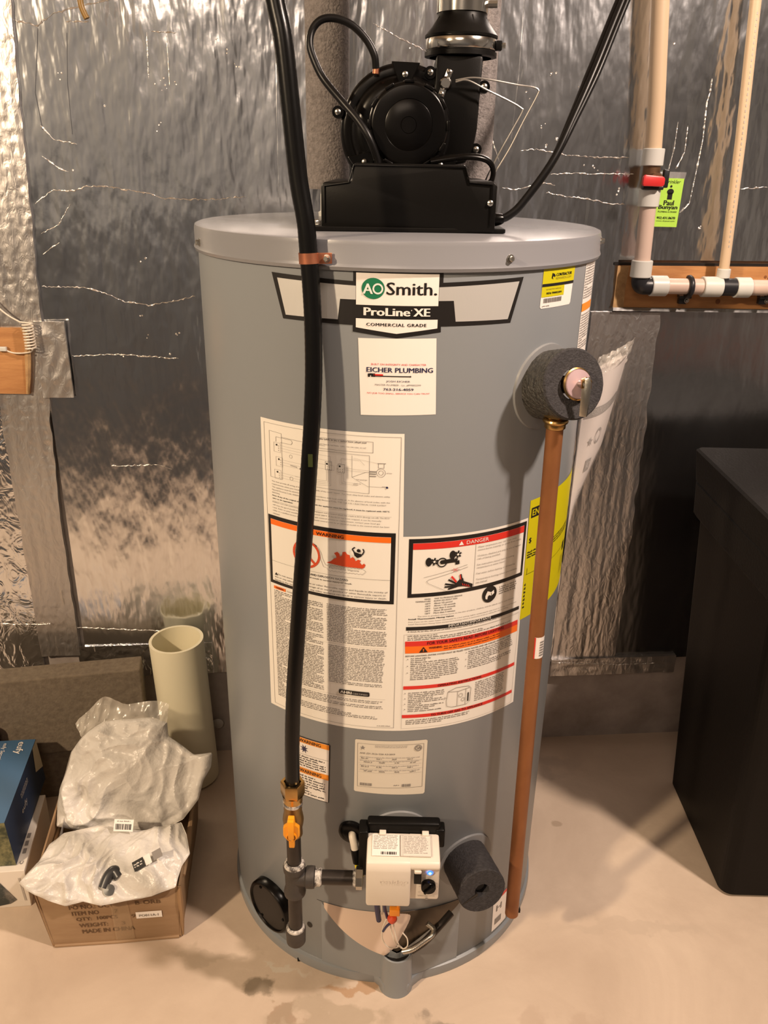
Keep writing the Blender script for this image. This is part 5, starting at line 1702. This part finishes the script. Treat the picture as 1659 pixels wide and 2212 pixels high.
# knots and nail of the board
b = MB()
b.lathe([(.003, .0), (.0028, .0006), (0, .0007)], mat('knot_wood', (0.20, 0.07, 0.02), .6), frame(wp(.70, 1.072, .006), WN), 14)
b.build('knot', nb)
b = MB()
b.lathe([(.005, .0), (.0045, .0006), (0, .0007)], MATS['knot_wood'], frame(wp(.615, 1.026, .006), WN), 14)
b.build('knot', nb)

# lime tag
tf = flat(wp(.4650, 1.1600, .008), WU + Vector((0, 0, -.01)), (.02, 0, 1))
tg = MB()
TW = .0455
tag_pts = [(0, 0), (TW, 0), (TW, .0825), (0, .0825)]
p = Print(tf, None, 40)
p.mb.add([tf(x, y, h) for h in (0, .0012) for x, y in tag_pts], [(3, 2, 1, 0), (4, 5, 6, 7), (0, 1, 5, 4), (1, 2, 6, 5), (2, 3, 7, 6), (3, 0, 4, 7)], M_lime)
lt = p.build('service_tag', None)
tag(lt, 'bright lime green service tag hanging beside the red-handled valve', 'tag')
p = Print(tf, None, 41)
H0 = 5
p.text('Sprinkler', .0080, .0400, .0720, .0800, M_black, H0, 0.0, .3)
p.disc(.0235, .0600, .0062, M_black, H0, ry=.0050); p.rect(.0192, .0470, .0280, .0585, M_black, H0); p.disc(.0235, .0690, .0020, M_black, H0)
p.text('Paul', .0145, .0330, .0370, .0455, M_black, H0, .04); p.text('Bunyan', .0060, .0410, .0285, .0375, M_black, H0, .04)
p.text('PLUMBING & DRAINS', .0060, .0410, .0245, .0275, M_black, H0, .01)
p.text('952.431.0670', .0055, .0400, .0135, .0175, M_black, H0, .05); p.text('www.drpaul.com', .0050, .0400, .0085, .0115, M_black, H0, .01)
p.build('tag_lettering', lt)
b = MB()
b.add([tf(-.001, .082, .001), tf(TW + .001, .082, .001), tf(TW + .002, .0930, .002), tf(.001, .0935, .003)], [(0, 1, 2, 3)], M_film)
b.tube([tf(.016, .090, .003), wp(.459, 1.255, .03)], .0006, M_wire, 6)
b.build('clear_sleeve', lt)

# ------------------------------------------------------------------ left: lumber end, coiled white cable, brown cable end
b = MB()
b.add([wp(-.86, .856, .010), wp(-.675, .852, .010), wp(-.662, .958, .010), wp(-.672, .974, .010), wp(-.86, .974, .010), wp(-.86, .856, -.02), wp(-.675, .852, -.02), wp(-.662, .958, -.02), wp(-.672, .974, -.02), wp(-.86, .974, -.02)],
      [(0, 1, 2, 3, 4), (0, 5, 6, 1), (1, 6, 7, 2), (2, 7, 8, 3), (3, 8, 9, 4), (4, 9, 5, 0), (5, 9, 8, 7, 6)], M_wood)
lw = b.build('wooden_block')
tag(lw, 'orange-brown end of a lumber block showing through the foil at the left edge', 'board')
b = MB()
pts = [(-.672, .974), (-.664, .962), (-.668, .92), (-.6725, .885), (-.678, .853)]
b.tube([wp(x, z, .0115) for x, z in pts], .004, M_endwood, 6, rs=[.003, .005, .006, .005, .003])
b.build('splintered_edge', lw)
b = MB()
pts = smooth_path([wp(-.735, 1.062, .02), wp(-.713, 1.025, .022), wp(-.690, 1.000, .022), wp(-.665, .984, .022)], 6)
coil = [wp(-.657 + .009 * cos(k * .62), .984 - k * .00052, .022 + .009 * sin(k * .62)) for k in range(90)]
end = smooth_path([coil[-1], wp(-.662, .932, .02), wp(-.690, .930, .016), wp(-.712, .938, .013)], 6)
b.tube(pts[:-1] + coil + end[1:], .0014, M_wcable, 7)
b.tube(smooth_path([wp(-.722, 1.11, .02), wp(-.716, 1.03, .02), wp(-.720, .975, .018), wp(-.722, .940, .016), wp(-.708, .934, .013)], 6), .0014, M_wcable, 7)
cc = b.build('coiled_cable')
tag(cc, 'thin white coiled cable hanging over the lumber block at the left edge', 'cable')
MB().box(wp(-.709, .937, .0145), (.015, .006, .008), M_ring, None, .001).build('staple', cc)
b = MB()
b.tube(smooth_path([(-.460, .10, 1.52), (-.4545, .10, 1.470), (-.4530, .10, 1.455), (-.4500, .10, 1.446), (-.4470, .10, 1.4395)], 6), .0042, M_brownhook, 12, rs=None)
tag(b.build('cable_end'), 'short brown cable end hanging into view at the upper left', 'cable')

# ------------------------------------------------------------------ document pouch on the right flank of the heater
dpch = thing('document_pouch', (.284, .05, .70), 'clear plastic pouch with white manuals taped to the right side of the tank', 'pouch')


def pouch_pt(u, v, bulge, off=0.0):
    """u across (0 at tank side, 1 outer), v up"""
    z = .675 + v * .305 + .018 * u * v
    x0, y0 = .2755, -.062
    wdt = .004 + .032 * min(1, v / .55) + .034 * max(0, (v - .30) / .7) ** .8 + .004 * v
    fold = sin(PI * u) * (.15 + .85 * v)
    return Vector((x0 + wdt * u + .004 * v, y0 + .070 * u - bulge * fold - off, z))


def sheet(name, fn, mt, nu=22, nv=40, parent=None, label=None, thick=.0008):
    b = MB()
    vs, fs = [], []
    for j in range(nv + 1):
        for i in range(nu + 1): vs.append(fn(i / nu, j / nv))
    for j in range(nv):
        for i in range(nu):
            q = j * (nu + 1) + i
            fs.append((q, q + 1, q + nu + 2, q + nu + 1))
    b.add(vs, fs, mt, True)
    return b.build(name, parent, label)


sheet('manual', lambda u, v: pouch_pt(u, v, .030), M_manual, 24, 40, dpch, 'white printed manual')
sheet('manual', lambda u, v: pouch_pt(u, v, -.012), M_manual, 24, 40, dpch)
sheet('plastic_sleeve', lambda u, v: pouch_pt(u * 1.10 - .03, v * 1.03, .036) + Vector((0, -.002, .004 * noise.noise(Vector((u * 9, v * 9, 0))))), M_film, 30, 50, dpch)
sheet('plastic_sleeve', lambda u, v: pouch_pt(.1 + u * .9, .95 + v * .12, .01) + Vector((.012 * v + .004 * noise.noise(Vector((u * 12, v * 5, 3))), .02 * v + .006 * noise.noise(Vector((u * 14, v * 5, 1))), 0)), M_mouth, 30, 14, dpch)


def mp_(s, t, h=0):
    u, v = s, t
    q = pouch_pt(u, v, .030)
    return q + Vector((.3, -1, 0)).normalized() * (.0010 + h)


p = Print(mp_, .08, 44)
p.poly([(.05, .835), (.97, .835), (.97, .79), (.05, .79)], M_grayp, 1)
p.text('RESIDENTIAL GAS WATER HEATER', .20, .90, .800, .828, M_lgray, 3)
for k in range(10):
    q = 2 * PI * k / 10
st = []
for k in range(10):
    q = PI / 2 + 2 * PI * k / 10
    rr = .07 if k % 2 == 0 else .028
    st.append((.30 + rr * cos(q), .66 + rr * .38 * sin(q)))
p.poly(st, M_grayp, 2, False)
n_ = 22
p.path([(.52 + .085 * cos(2 * PI * k / n_), .675 + .034 * sin(2 * PI * k / n_)) for k in range(n_ + 1)], .012, M_grayp, 2)
p.rect(.30, .50, .47, .565, M_grayp, 2); p.text('AO', .33, .44, .515, .55, M_manual, 3)
for (x0, x1, y0, y1) in ((.30, .85, .40, .24), (.30, .80, .22, .05)):
    y = y0
    while y > y1:
        x = x0
        while x < x1 - p.r.random() * .15:
            l = p.r.uniform(.03, .10)
            p.poly([(x, y), (x + l, y), (x + l, y + .006), (x, y + .006)], M_lgray, 2, False)
            x += l + .02
        y -= .018
p.build('manual_lettering', dpch)

# ------------------------------------------------------------------ black bin
bn = thing('storage_bin', (.80, .07, 0), 'tall black plastic bin with a flat lid standing at the right edge', 'bin')


def ring_box(zs, mt, name, parent, rad_=.012, cap=True, label=None, seg=4):
    """zs: list of (z, x0, x1, y0, y1) rounded rectangles joined upward"""
    b = MB()
    vs, fs = [], []
    K = 4 * (seg + 1)
    for (z, x0, x1, y0, y1, rr) in zs:
        for (cx, cy, a0) in ((x1 - rr, y1 - rr, 0), (x0 + rr, y1 - rr, 90), (x0 + rr, y0 + rr, 180), (x1 - rr, y0 + rr, 270)):
            for k in range(seg + 1):
                a = rad(a0 + 90 * k / seg)
                vs.append(Vector((cx + rr * cos(a), cy + rr * sin(a), z)))
    for j in range(len(zs) - 1):
        for i in range(K): fs.append((j * K + i, j * K + (i + 1) % K, (j + 1) * K + (i + 1) % K, (j + 1) * K + i))
    fs.append(tuple(range(K))[::-1])
    fs.append(tuple((len(zs) - 1) * K + i for i in range(K)))
    b.add(vs, fs, mt, False)
    return b.build(name, parent, label)


ring_box([(0, .645, .95, -.080, .225, .02), (.006, .637, .955, -.088, .231, .022), (.30, .622, .965, -.100, .245, .022), (.640, .604, .98, -.112, .262, .022)], M_bbin, 'bin_body', bn, seg=6)
ring_box([(.632, .598, .985, -.118, .268, .024), (.640, .592, .990, -.124, .272, .024), (.700, .588, .993, -.128, .275, .024), (.703, .590, .991, -.126, .273, .024), (.706, .587, .994, -.129, .276, .024), (.762, .583, .998, -.132, .279, .012), (.766, .587, .994, -.128, .275, .012)], mat('bin_lid_plastic', (0.007, 0.006, 0.0055), .55, spec=.18, bump=.3, bscale=200), 'bin_lid', bn, seg=6)

# ------------------------------------------------------------------ concrete blocks and PVC pipe, left
def oriented(poly, z0, z1, mt, name, bev=.003):
    b = MB()
    b.prism(poly, z0, z1, mt, None, bev)
    return b.build(name)


s_ = .20
q0, q1 = Vector((-.502, .166)), Vector((-.86, .166 - .358 * .22))
nb_ = Vector((.22, -1)).normalized() * -1
up_blk = oriented([tuple(q0), tuple(q0 + nb_ * .052), tuple(q1 + nb_ * .052), tuple(q1)], .118, .302, M_block, 'concrete_block')
tag(up_blk, 'brown-grey concrete slab stood on edge against the foil, upper of the two', 'block', None)
q0b, q1b = q0 + nb_ * .006 + Vector((.004, .001)), q1 + nb_ * .006
lo_blk = oriented([tuple(q0b), tuple(q0b + nb_ * .046), tuple(q1b + nb_ * .046), tuple(q1b)], .0, .1175, M_block, 'concrete_block')
tag(lo_blk, 'dark concrete slab on the floor under the upper slab, behind the blue box', 'block', None)

pv0, pv1 = Vector((-.4230, .206, .0)), Vector((-.4340, .204, .352))
b = MB()
dv = pv1 - pv0
b.lathe([(.0485, .004), (.0545, .004), (.0548, dv.length), (.0490, dv.length), (.0488, .02)], M_pvc, frame(pv0, dv), 64)
pp = b.build('pvc_pipe')
tag(pp, 'short wide cream plastic pipe standing open-ended beside the tank', 'pipe')

# ------------------------------------------------------------------ cardboard box
cb_ = thing('cardboard_box', (-.46, -.07, 0), 'open brown cardboard carton with printed shipping text, full of plastic bags', 'box')
A, B_ = Vector((-.567, -.233, 0)), Vector((-.350, -.206, 0))
dv = (B_ - A).normalized()
nv = Vector((-dv.y, dv.x, 0))
W_, D_, HB = (B_ - A).length, .285, .118
T_ = .004


def bxp(u, v, z): return A + dv * u + nv * v + Vector((0, 0, z))


def slab(parent, pts8, mt, name, label=None):
    b = MB()
    b.add(pts8, [(3, 2, 1, 0), (4, 5, 6, 7), (0, 1, 5, 4), (1, 2, 6, 5), (2, 3, 7, 6), (3, 0, 4, 7)], mt)
    return b.build(name, parent, label)


flare = .010
def wallslab(u0, v0, u1, v1, nin, name, out):
    lo = [bxp(u0, v0, 0), bxp(u1, v1, 0)]
    hi = [bxp(u0 + out[0], v0 + out[1], HB), bxp(u1 + out[2], v1 + out[3], HB)]
    iv = (dv * nin[0] + nv * nin[1]) * T_
    b = MB()
    N = 12
    vs, fs = [], []
    for side in (0, 1):
        for j in range(5):
            for i in range(N + 1):
                t, w2 = i / N, j / 4
                pl = lo[0].lerp(lo[1], t); ph = hi[0].lerp(hi[1], t)
                q = pl.lerp(ph, w2) + iv * side
                q += (dv * nin[0] + nv * nin[1]) * ((0 if v0 == v1 == 0 else .004) * noise.noise(Vector((t * 3 + u0 * 9, w2 * 2, v0 * 20))) * sin(PI * t))
                if j == 4: q.z += .003 * noise.noise(Vector((t * 5, u0 * 30, v0 * 30)))
                vs.append(q)
    M1 = 5 * (N + 1)
    for side in (0, 1):
        for j in range(4):
            for i in range(N):
                q = side * M1 + j * (N + 1) + i
                f = (q, q + 1, q + N + 2, q + N + 1)
                fs.append(f if side == 0 else f[::-1])
    for i in range(N):
        fs.append((4 * (N + 1) + i, 4 * (N + 1) + i + 1, M1 + 4 * (N + 1) + i + 1, M1 + 4 * (N + 1) + i))
    b.add(vs, fs, M_card, False)
    return b.build(name, cb_)


wallslab(0, 0, W_, 0, (0, 1), 'box_side', (-.018, .006, .000, .006))
wallslab(W_, 0, W_, D_, (-1, 0), 'box_side', (.006, .004, .008, 0))
wallslab(W_, D_, 0, D_, (0, -1), 'box_side', (.006, 0, -.010, 0))
wallslab(0, D_, 0, 0, (1, 0), 'box_side', (-.014, 0, -.018, .004))
slab(cb_, [bxp(0, 0, .001), bxp(W_, 0, .001), bxp(W_, D_, .001), bxp(0, D_, .001), bxp(0, 0, .006), bxp(W_, 0, .006), bxp(W_, D_, .006), bxp(0, D_, .006)], M_cardin, 'box_bottom')
# battered right edge, folded-in flap, inner lining with label
b = MB()
b.tube([bxp(W_ + .002, .002, .004), bxp(W_ + .004, .002, .05), bxp(W_ + .003, .004, .085), bxp(W_ + .004, .004, .115)], .003, M_cardin, 7, rs=[.002, .004, .005, .003])
b.tube([bxp(W_ + .008, .03, .112), bxp(W_ + .010, .10, .119), bxp(W_ + .007, .17, .116), bxp(W_ + .010, .26, .121)], .003, M_card, 7, rs=[.003, .005, .004, .003])
b.tube([bxp(.004, -.001, .003), bxp(.11, -.002, .002), bxp(W_ - .004, -.001, .003)], .003, M_card, 7)
b.build('worn_edge', cb_)
b = MB()
b.add([bxp(-.020, .02, .100), bxp(-.016, .27, .110), bxp(-.018, .275, .165), bxp(-.022, .03, .125), bxp(-.017, .02, .100), bxp(-.013, .27, .110), bxp(-.015, .275, .165), bxp(-.019, .03, .125)],
      [(0, 1, 2, 3), (7, 6, 5, 4), (0, 4, 5, 1), (1, 5, 6, 2), (2, 6, 7, 3), (3, 7, 4, 0)], M_card)
b.build('box_flap', cb_)
lf = flat(bxp(-.003, .05, .108), nv, Vector((0, .05, 1)))
p = Print(lambda s, t, h=0: bxp(-.0065 + .0135 * 0 + t * .22, .055 + s, .098 + s * .14 + t) - dv * -.0012, None, 50)
p.rect(0, 0, .13, .040, M_sticker, 1, False); p.fine(.005, .12, .036, .012, .006, M_lgray, 3); p.poly([(.010, .006), (.030, .006), (.028, .022), (.012, .020)], M_grayp, 3, False)
p.build('inner_label', cb_)


def bf(s, t, h=0):
    v = t / HB
    u = s - .018 * v * (1 - s / W_)
    return bxp(u, .006 * v - .0004 - h, t)


p = Print(bf, None, 51)
for k, (t_, a, b_) in enumerate([('PO NO.: OCT', .046, .115), ('ITEM NO', .048, .090), ('QTY:  100PCS', .052, .118), ('WEIGHT:', .054, .100), ('MADE IN CHINA', .056, .142)]):
    p.text(t_, a, b_, .0790 - k * .0135, .0875 - k * .0135, M_ink, 1, .030)
p.text('B-ORB', .150, .190, .0800, .0875, M_ink, 1, .030); p.text('7', .115, .120, .0660, .0735, M_ink, 2); p.text('91', .140, .152, .0525, .0600, M_ink, 2)
p.text('3', .122, .128, .0385, .0460, M_ink, 2)
p.poly([(.020, .092), (.190, .092), (.190, .0905), (.020, .0905)], M_ink, 1, False) if False else None
p.rect(.148, .0500, .190, .0640, M_sticker, 3, False); p.text('PO011A-1', .153, .184, .0540, .0590, M_grayp, 5, .02)
p.build('box_lettering', cb_)
b = MB()
b.add([bf(.108, .004, .0014), bf(.140, .004, .0014), bf(.138, .108, .0014), bf(.112, .108, .0014)], [(0, 1, 2, 3)], mat('packing_tape', (0.50, 0.36, 0.22), .12, alpha=.28))
b.build('packing_tape', cb_)

# ------------------------------------------------------------------ crumpled plastic bags
def crumple(q, sc, sd):
    w_ = noise.noise_vector(q * sc * .55 + Vector((sd, sd, sd))) * (.55 / sc * 2)
    p_ = q + w_
    v = 1 - abs(noise.noise(p_ * sc + Vector((sd, 0, 0)))) * 2.2
    v += (1 - abs(noise.noise(p_ * sc * 2.1 + Vector((0, sd, 0)))) * 2.2) * .5
    v += (1 - abs(noise.noise(p_ * sc * 4.3 + Vector((0, 0, sd)))) * 2.2) * .15
    return v - .95


def bag(name, outline, n, depth_front, depth_back, amp, sc, mt, seed, label, parent=None, center=None, press=None):
    O = [Vector(q) for q in outline]
    # resample the outline
    P = []
    NA = 260
    L = [(O[(i + 1) % len(O)] - O[i]).length for i in range(len(O))]
    tot = sum(L)
    for k in range(NA):
        d = tot * k / NA
        i = 0
        while d > L[i]:
            d -= L[i]
            i += 1
        P.append(O[i].lerp(O[(i + 1) % len(O)], d / L[i]))
    C = center or sum(P, Vector()) / NA
    n = Vector(n).normalized()
    b = MB()
    NR = 70
    vs, fs = [], []
    for side in (1, -1):
        for j in range(NR + 1):
            r = j / NR
            for k in range(NA):
                q = C.lerp(P[k], r)
                prof = (1 - r ** 3.2) ** .6 if r < 1 else 0
                cr = crumple(q + n * side * .1, sc, seed)
                fade = min(1, (1 - r) * 9)
                lat = noise.noise_vector(q * 30 + Vector((seed, seed, 0))) * .004 * fade
                dep = depth_front if side == 1 else depth_back
                big = noise.noise(q * 9 + Vector((0, 0, seed))) * .35
                w2 = q + n * side * (dep * prof * (1 + big) + amp * cr * (.25 + .75 * fade)) + lat
                if press: w2 = press(w2)
                vs.append(w2)
    M1 = (NR + 1) * NA
    for side in (0, 1):
        for j in range(NR):
            for k in range(NA):
                a = side * M1 + j * NA + k
                c = side * M1 + j * NA + (k + 1) % NA
                f = (a, c, c + NA, a + NA)
                fs.append(f if side == 0 else f[::-1])
    b.add(vs, fs, mt, True)
    return b.build(name, parent)


BAG1 = [(-0.530, 0.020, 0.285), (-0.500, 0.022, 0.288), (-0.475, 0.022, 0.290), (-0.440, 0.025, 0.292), (-0.411, 0.020, 0.285), (-0.407, 0.008, 0.263), (-0.357, -0.009, 0.235), (-0.323, -0.007, 0.238), (-0.324, -0.02, 0.217), (-0.337, -0.033, 0.195), (-0.344, -0.05, 0.167), (-0.37, -0.068, 0.136), (-0.4, -0.077, 0.122), (-0.453, -0.083, 0.111), (-0.538, -0.083, 0.112), (-0.600, -0.084, 0.125), (-0.606, -0.059, 0.152), (-0.603, -0.043, 0.178), (-0.594, -0.029, 0.202), (-0.587, -0.009, 0.235), (-0.571, 0.005, 0.255), (-0.555, 0.010, 0.270)]
bag1 = bag('plastic_bag', BAG1, (0, -.86, .5),   .034, .05, .0135, 11, M_bag, 3.0, '')
tag(bag1, 'large milky crumpled plastic bag standing upright in the carton, topmost', 'bag')
# its open mouth
b = MB()
rim = [(-.584, .017, .278), (-.575, .012, .262), (-.560, .000, .248), (-.535, -.006, .243), (-.512, -.004, .252), (-.480, .000, .262), (-.440, .004, .268), (-.412, .012, .275)]
top_ = [(-.580, .028, .282), (-.560, .036, .298), (-.540, .043, .318), (-.525, .046, .321), (-.497, .040, .311), (-.475, .040, .312), (-.440, .042, .317), (-.409, .038, .312)]
vs, fs = [], []
NU, NVV = 60, 12
RM, TP = smooth_path(rim, 12), smooth_path(top_, 12)
for j in range(NVV + 1):
    for i in range(len(RM)):
        q = Vector(RM[i]).lerp(Vector(TP[i]), j / NVV)
        q += Vector((0, -1, .4)) * (.006 * crumple(q, 22, 8.0))
        vs.append(q)
for j in range(NVV):
    for i in range(len(RM) - 1):
        q = j * len(RM) + i
        fs.append((q, q + 1, q + len(RM) + 1, q + len(RM)))
b.add(vs, fs, M_mouth, True)
b.build('bag_mouth', bag1, 'clear open mouth of the bag')
bp_ = Print(flat((-.4760, -.1330, .1660), (1, .02, -.03), (0, .62, .78)), None, 60)
bp_.rect(0, 0, .034, .020, M_sticker, 1, False); bp_.barcode(.003, .031, .003, .0125, M_black, 2, 22); bp_.fine(.005, .03, .0185, .0145, .003, gd, 2)
bp_.build('barcode_sticker', bag1)
BAG2 = [(-0.610, -0.222, 0.134), (-0.594, -0.180, 0.138), (-0.588, -0.145, 0.143), (-0.570, -0.120, 0.146), (-0.514, -0.105, 0.150), (-0.431, -0.110, 0.146), (-0.365, -0.098, 0.156), (-0.351, -0.120, 0.150), (-0.336, -0.160, 0.146), (-0.346, -0.180, 0.138), (-0.350, -0.212, 0.124), (-0.386, -0.226, 0.117), (-0.435, -0.234, 0.112), (-0.470, -0.240, 0.108), (-0.500, -0.236, 0.112), (-0.527, -0.242, 0.107), (-0.557, -0.238, 0.114), (-0.581, -0.234, 0.122), (-0.596, -0.230, 0.128)]
bag2 = bag('plastic_bag', BAG2, (0, -.45, .9), .018, .018, .0125, 14, M_bag, 11.0, '')
tag(bag2, 'white crumpled plastic bag lying over the front rim of the carton', 'bag')
b = MB()
b.tube(smooth_path([(-.4690, -.2200, .126), (-.4640, -.2060, .138), (-.4560, -.1980, .142), (-.4460, -.2060, .136)], 6), .009, mat('grey_part', (0.035, 0.035, 0.036), .35), 14, rs=None)
b.lathe([(.007, 0), (.009, .002), (.009, .006), (0, .007)], MATS['grey_part'], frame((-.458, -.222, .124), (0, -.6, .7)), 20)
tag(b.build('pipe_fitting'), 'small dark grey fitting poking out of the lower plastic bag', 'fitting')
bp_ = Print(flat((-.4180, -.2060, .1490), (.80, .30, .35), (-.35, .45, .6)), None, 61)
bp_.rect(0, 0, .020, .016, M_black, 1, False); bp_.rect(.021, 0, .032, .016, M_sticker, 1, False); bp_.rect(.036, .001, .052, .015, M_grayp, 1, False); bp_.fine(.002, .018, .013, .002, .004, M_sticker, 2)
bp_.build('printed_label', bag2)

# ------------------------------------------------------------------ boxes at the left edge
wx = thing('white_box', (-.72, -.07, 0), 'white printed cardboard box on the floor at the left edge, under the blue box', 'box')
b = MB()
b.prism([(-.6385, -.150), (-.676, .040), (-.88, .00), (-.86, -.180)], .0, .086, M_boxwhite, None, .0012)
b.build('carton', wx)
fw_ = flat((-.6390, -.1508, 0), (-.2215, -.030, 0), (0, 0, 1))
fwf = lambda s, t, h=0: Vector((-.6390, -.1500, 0)) + Vector((-.2215, -.030, 0)).normalized() * s + Vector((0, 0, t)) + Vector((.134, -.99, 0)) * (.0006 + h)
p = Print(fwf, None, 70)
p.poly([(.022, .018), (.034, .010), (.056, .006), (.062, .070), (.052, .074)], M_photog, 1, False)
p.line((.010, .070), (.006, .015), .0012, M_lgray, 1); p.line((.0125, .070), (.0085, .015), .0008, M_lgray, 1)
p.build('box_print', wx)
p = Print(lambda s, t, h=0: Vector((-.6420 - .196 * s - t, -.140 + .98 * s - .2 * t, .0868 + h)), None, 71)
for k in range(3): p.rect(.030 + k * .019, .004, .042 + k * .019, .010, M_grayp, 1, False)
p.text('c', .004, .012, .004, .010, M_grayp, 1); p.rect(.10, .001, .17, .010, M_lgray, 1, False) if False else None
p.build('box_print', wx)
bl_ = thing('blue_box', (-.76, 0, .09), 'blue printed cardboard box with white lettering lying on the white box', 'box')
fl_, bk_ = Vector((-.6570, -.140, 0)), Vector((-.6940, .086, 0))
left_ = Vector((-1, -.13, 0)).normalized()
zb0, zb1 = .0875, .185
TL = .0
b = MB()
q = [fl_, bk_, bk_ + left_ * .19, fl_ + left_ * .19]
tq = [v + Vector((-.006, 0, 0)) for v in q]
vs = [v + Vector((0, 0, zb0)) for v in q] + [v + Vector((0, 0, zb1)) for v in tq]
b.add(vs, [(4, 7, 6, 5)][:1], M_boxblue) if False else None
b.add(vs, [(4, 5, 6, 7)], M_boxblue); b.add(vs, [(0, 1, 5, 4)], M_boxnavy); b.add(vs, [(1, 2, 6, 5)], M_boxblue); b.add(vs, [(2, 3, 7, 6)], M_boxblue); b.add(vs, [(3, 0, 4, 7)], M_photo); b.add(vs, [(0, 3, 2, 1)], M_boxblue)
b.build('carton', bl_)
# side corner wedge in pale card
d2 = (bk_ - fl_).normalized()
sidef = lambda s, t, h=0: bk_ - d2 * s + Vector((-.006 * t / (zb1 - zb0), 0, zb0 + t)) + Vector((1, .14, 0)).normalized() * (.0005 + h)
p = Print(sidef, None, 72)
p.poly([(0.0, .030), (.002, .0970), (.030, .0972), (.042, .050)], mat('pale_card', (0.60, 0.54, 0.40), .5), 1, False)
p.text('eufy', .150, .115, .040, .055, M_lgray, 2, .01); p.fine(.090, .140, .080, .065, .004, M_lgray, 2)
p.build('side_print', bl_)
topf = lambda s, t, h=0: bk_ + Vector((-.006, 0, zb1 + .0004 + h)) - d2 * s + left_ * t
p = Print(topf, None, 73)
p.text('eufy', .008, .044, .034, .016, M_sticker, 2, .02)
p.text('eufyCam Security Cam', .008, .120, .058, .049, M_sticker, 2, .02) if False else p.text('eufy Security Indoor Cam', .010, .125, .060, .050, M_sticker, 2, .01)
p.fine(.012, .09, .080, .066, .006, M_lgray, 2)
p.poly([(.120, .062), (.128, .056), (.185, .056), (.190, .062), (.190, .10), (.120, .10)], mat('camera_print', (0.20, 0.17, 0.18), .4), 1, False)
p.disc(.205, .060, .013, M_yhandle, 1)
p.build('top_print', bl_)
rb = MB()
rb.box((-.831, .0835, .150), (.11, .018, .112), M_redp, Matrix.Rotation(rad(9), 3, 'Z'), .008)
rr_ = rb.build('red_package')
tag(rr_, 'red rounded package with white lettering behind the blue box', 'package')
p = Print(flat((-.868, .0680, .1830), (1, .158, 0), (0, 0, 1)), None, 74)
p.text('floss', .030, .078, .004, .018, M_sticker, 3, .02)
p.build('package_lettering', rr_)

# ------------------------------------------------------------------ reflected room: cabinet and tote made up behind the camera for the foil to mirror
cbn = thing('added_cabinet', (-.2, -1.8, 0), 'dark grey stand-in cabinet added behind the camera for the foil to reflect', 'cabinet')
MB().box((-.55, -1.78, .54), (2.6, .5, 1.08), M_cabinet, None, .01).build('added_cabinet_body', cbn)
for x in (-1.2, .1): MB().box((x, -1.522, .55), (1.24, .018, 1.0), M_cabinet, None, .004).build('door', cbn)

tt = thing('added_tote', (1.85, -1.55, 0), 'salmon red stand-in tote added behind the camera to redden the reflection in the foil', 'tote')  # invented tote, put here to give the foil its salmon patch
MB().box((1.85, -1.55, .24), (.42, .34, .48), mat('salmon_plastic', (0.50, 0.17, 0.11), .5), None, .02).build('added_tote_body', tt)
MB().box((1.85, -1.55, .495), (.45, .37, .03), M_cabinet, None, .008).build('added_tote_lid', tt)
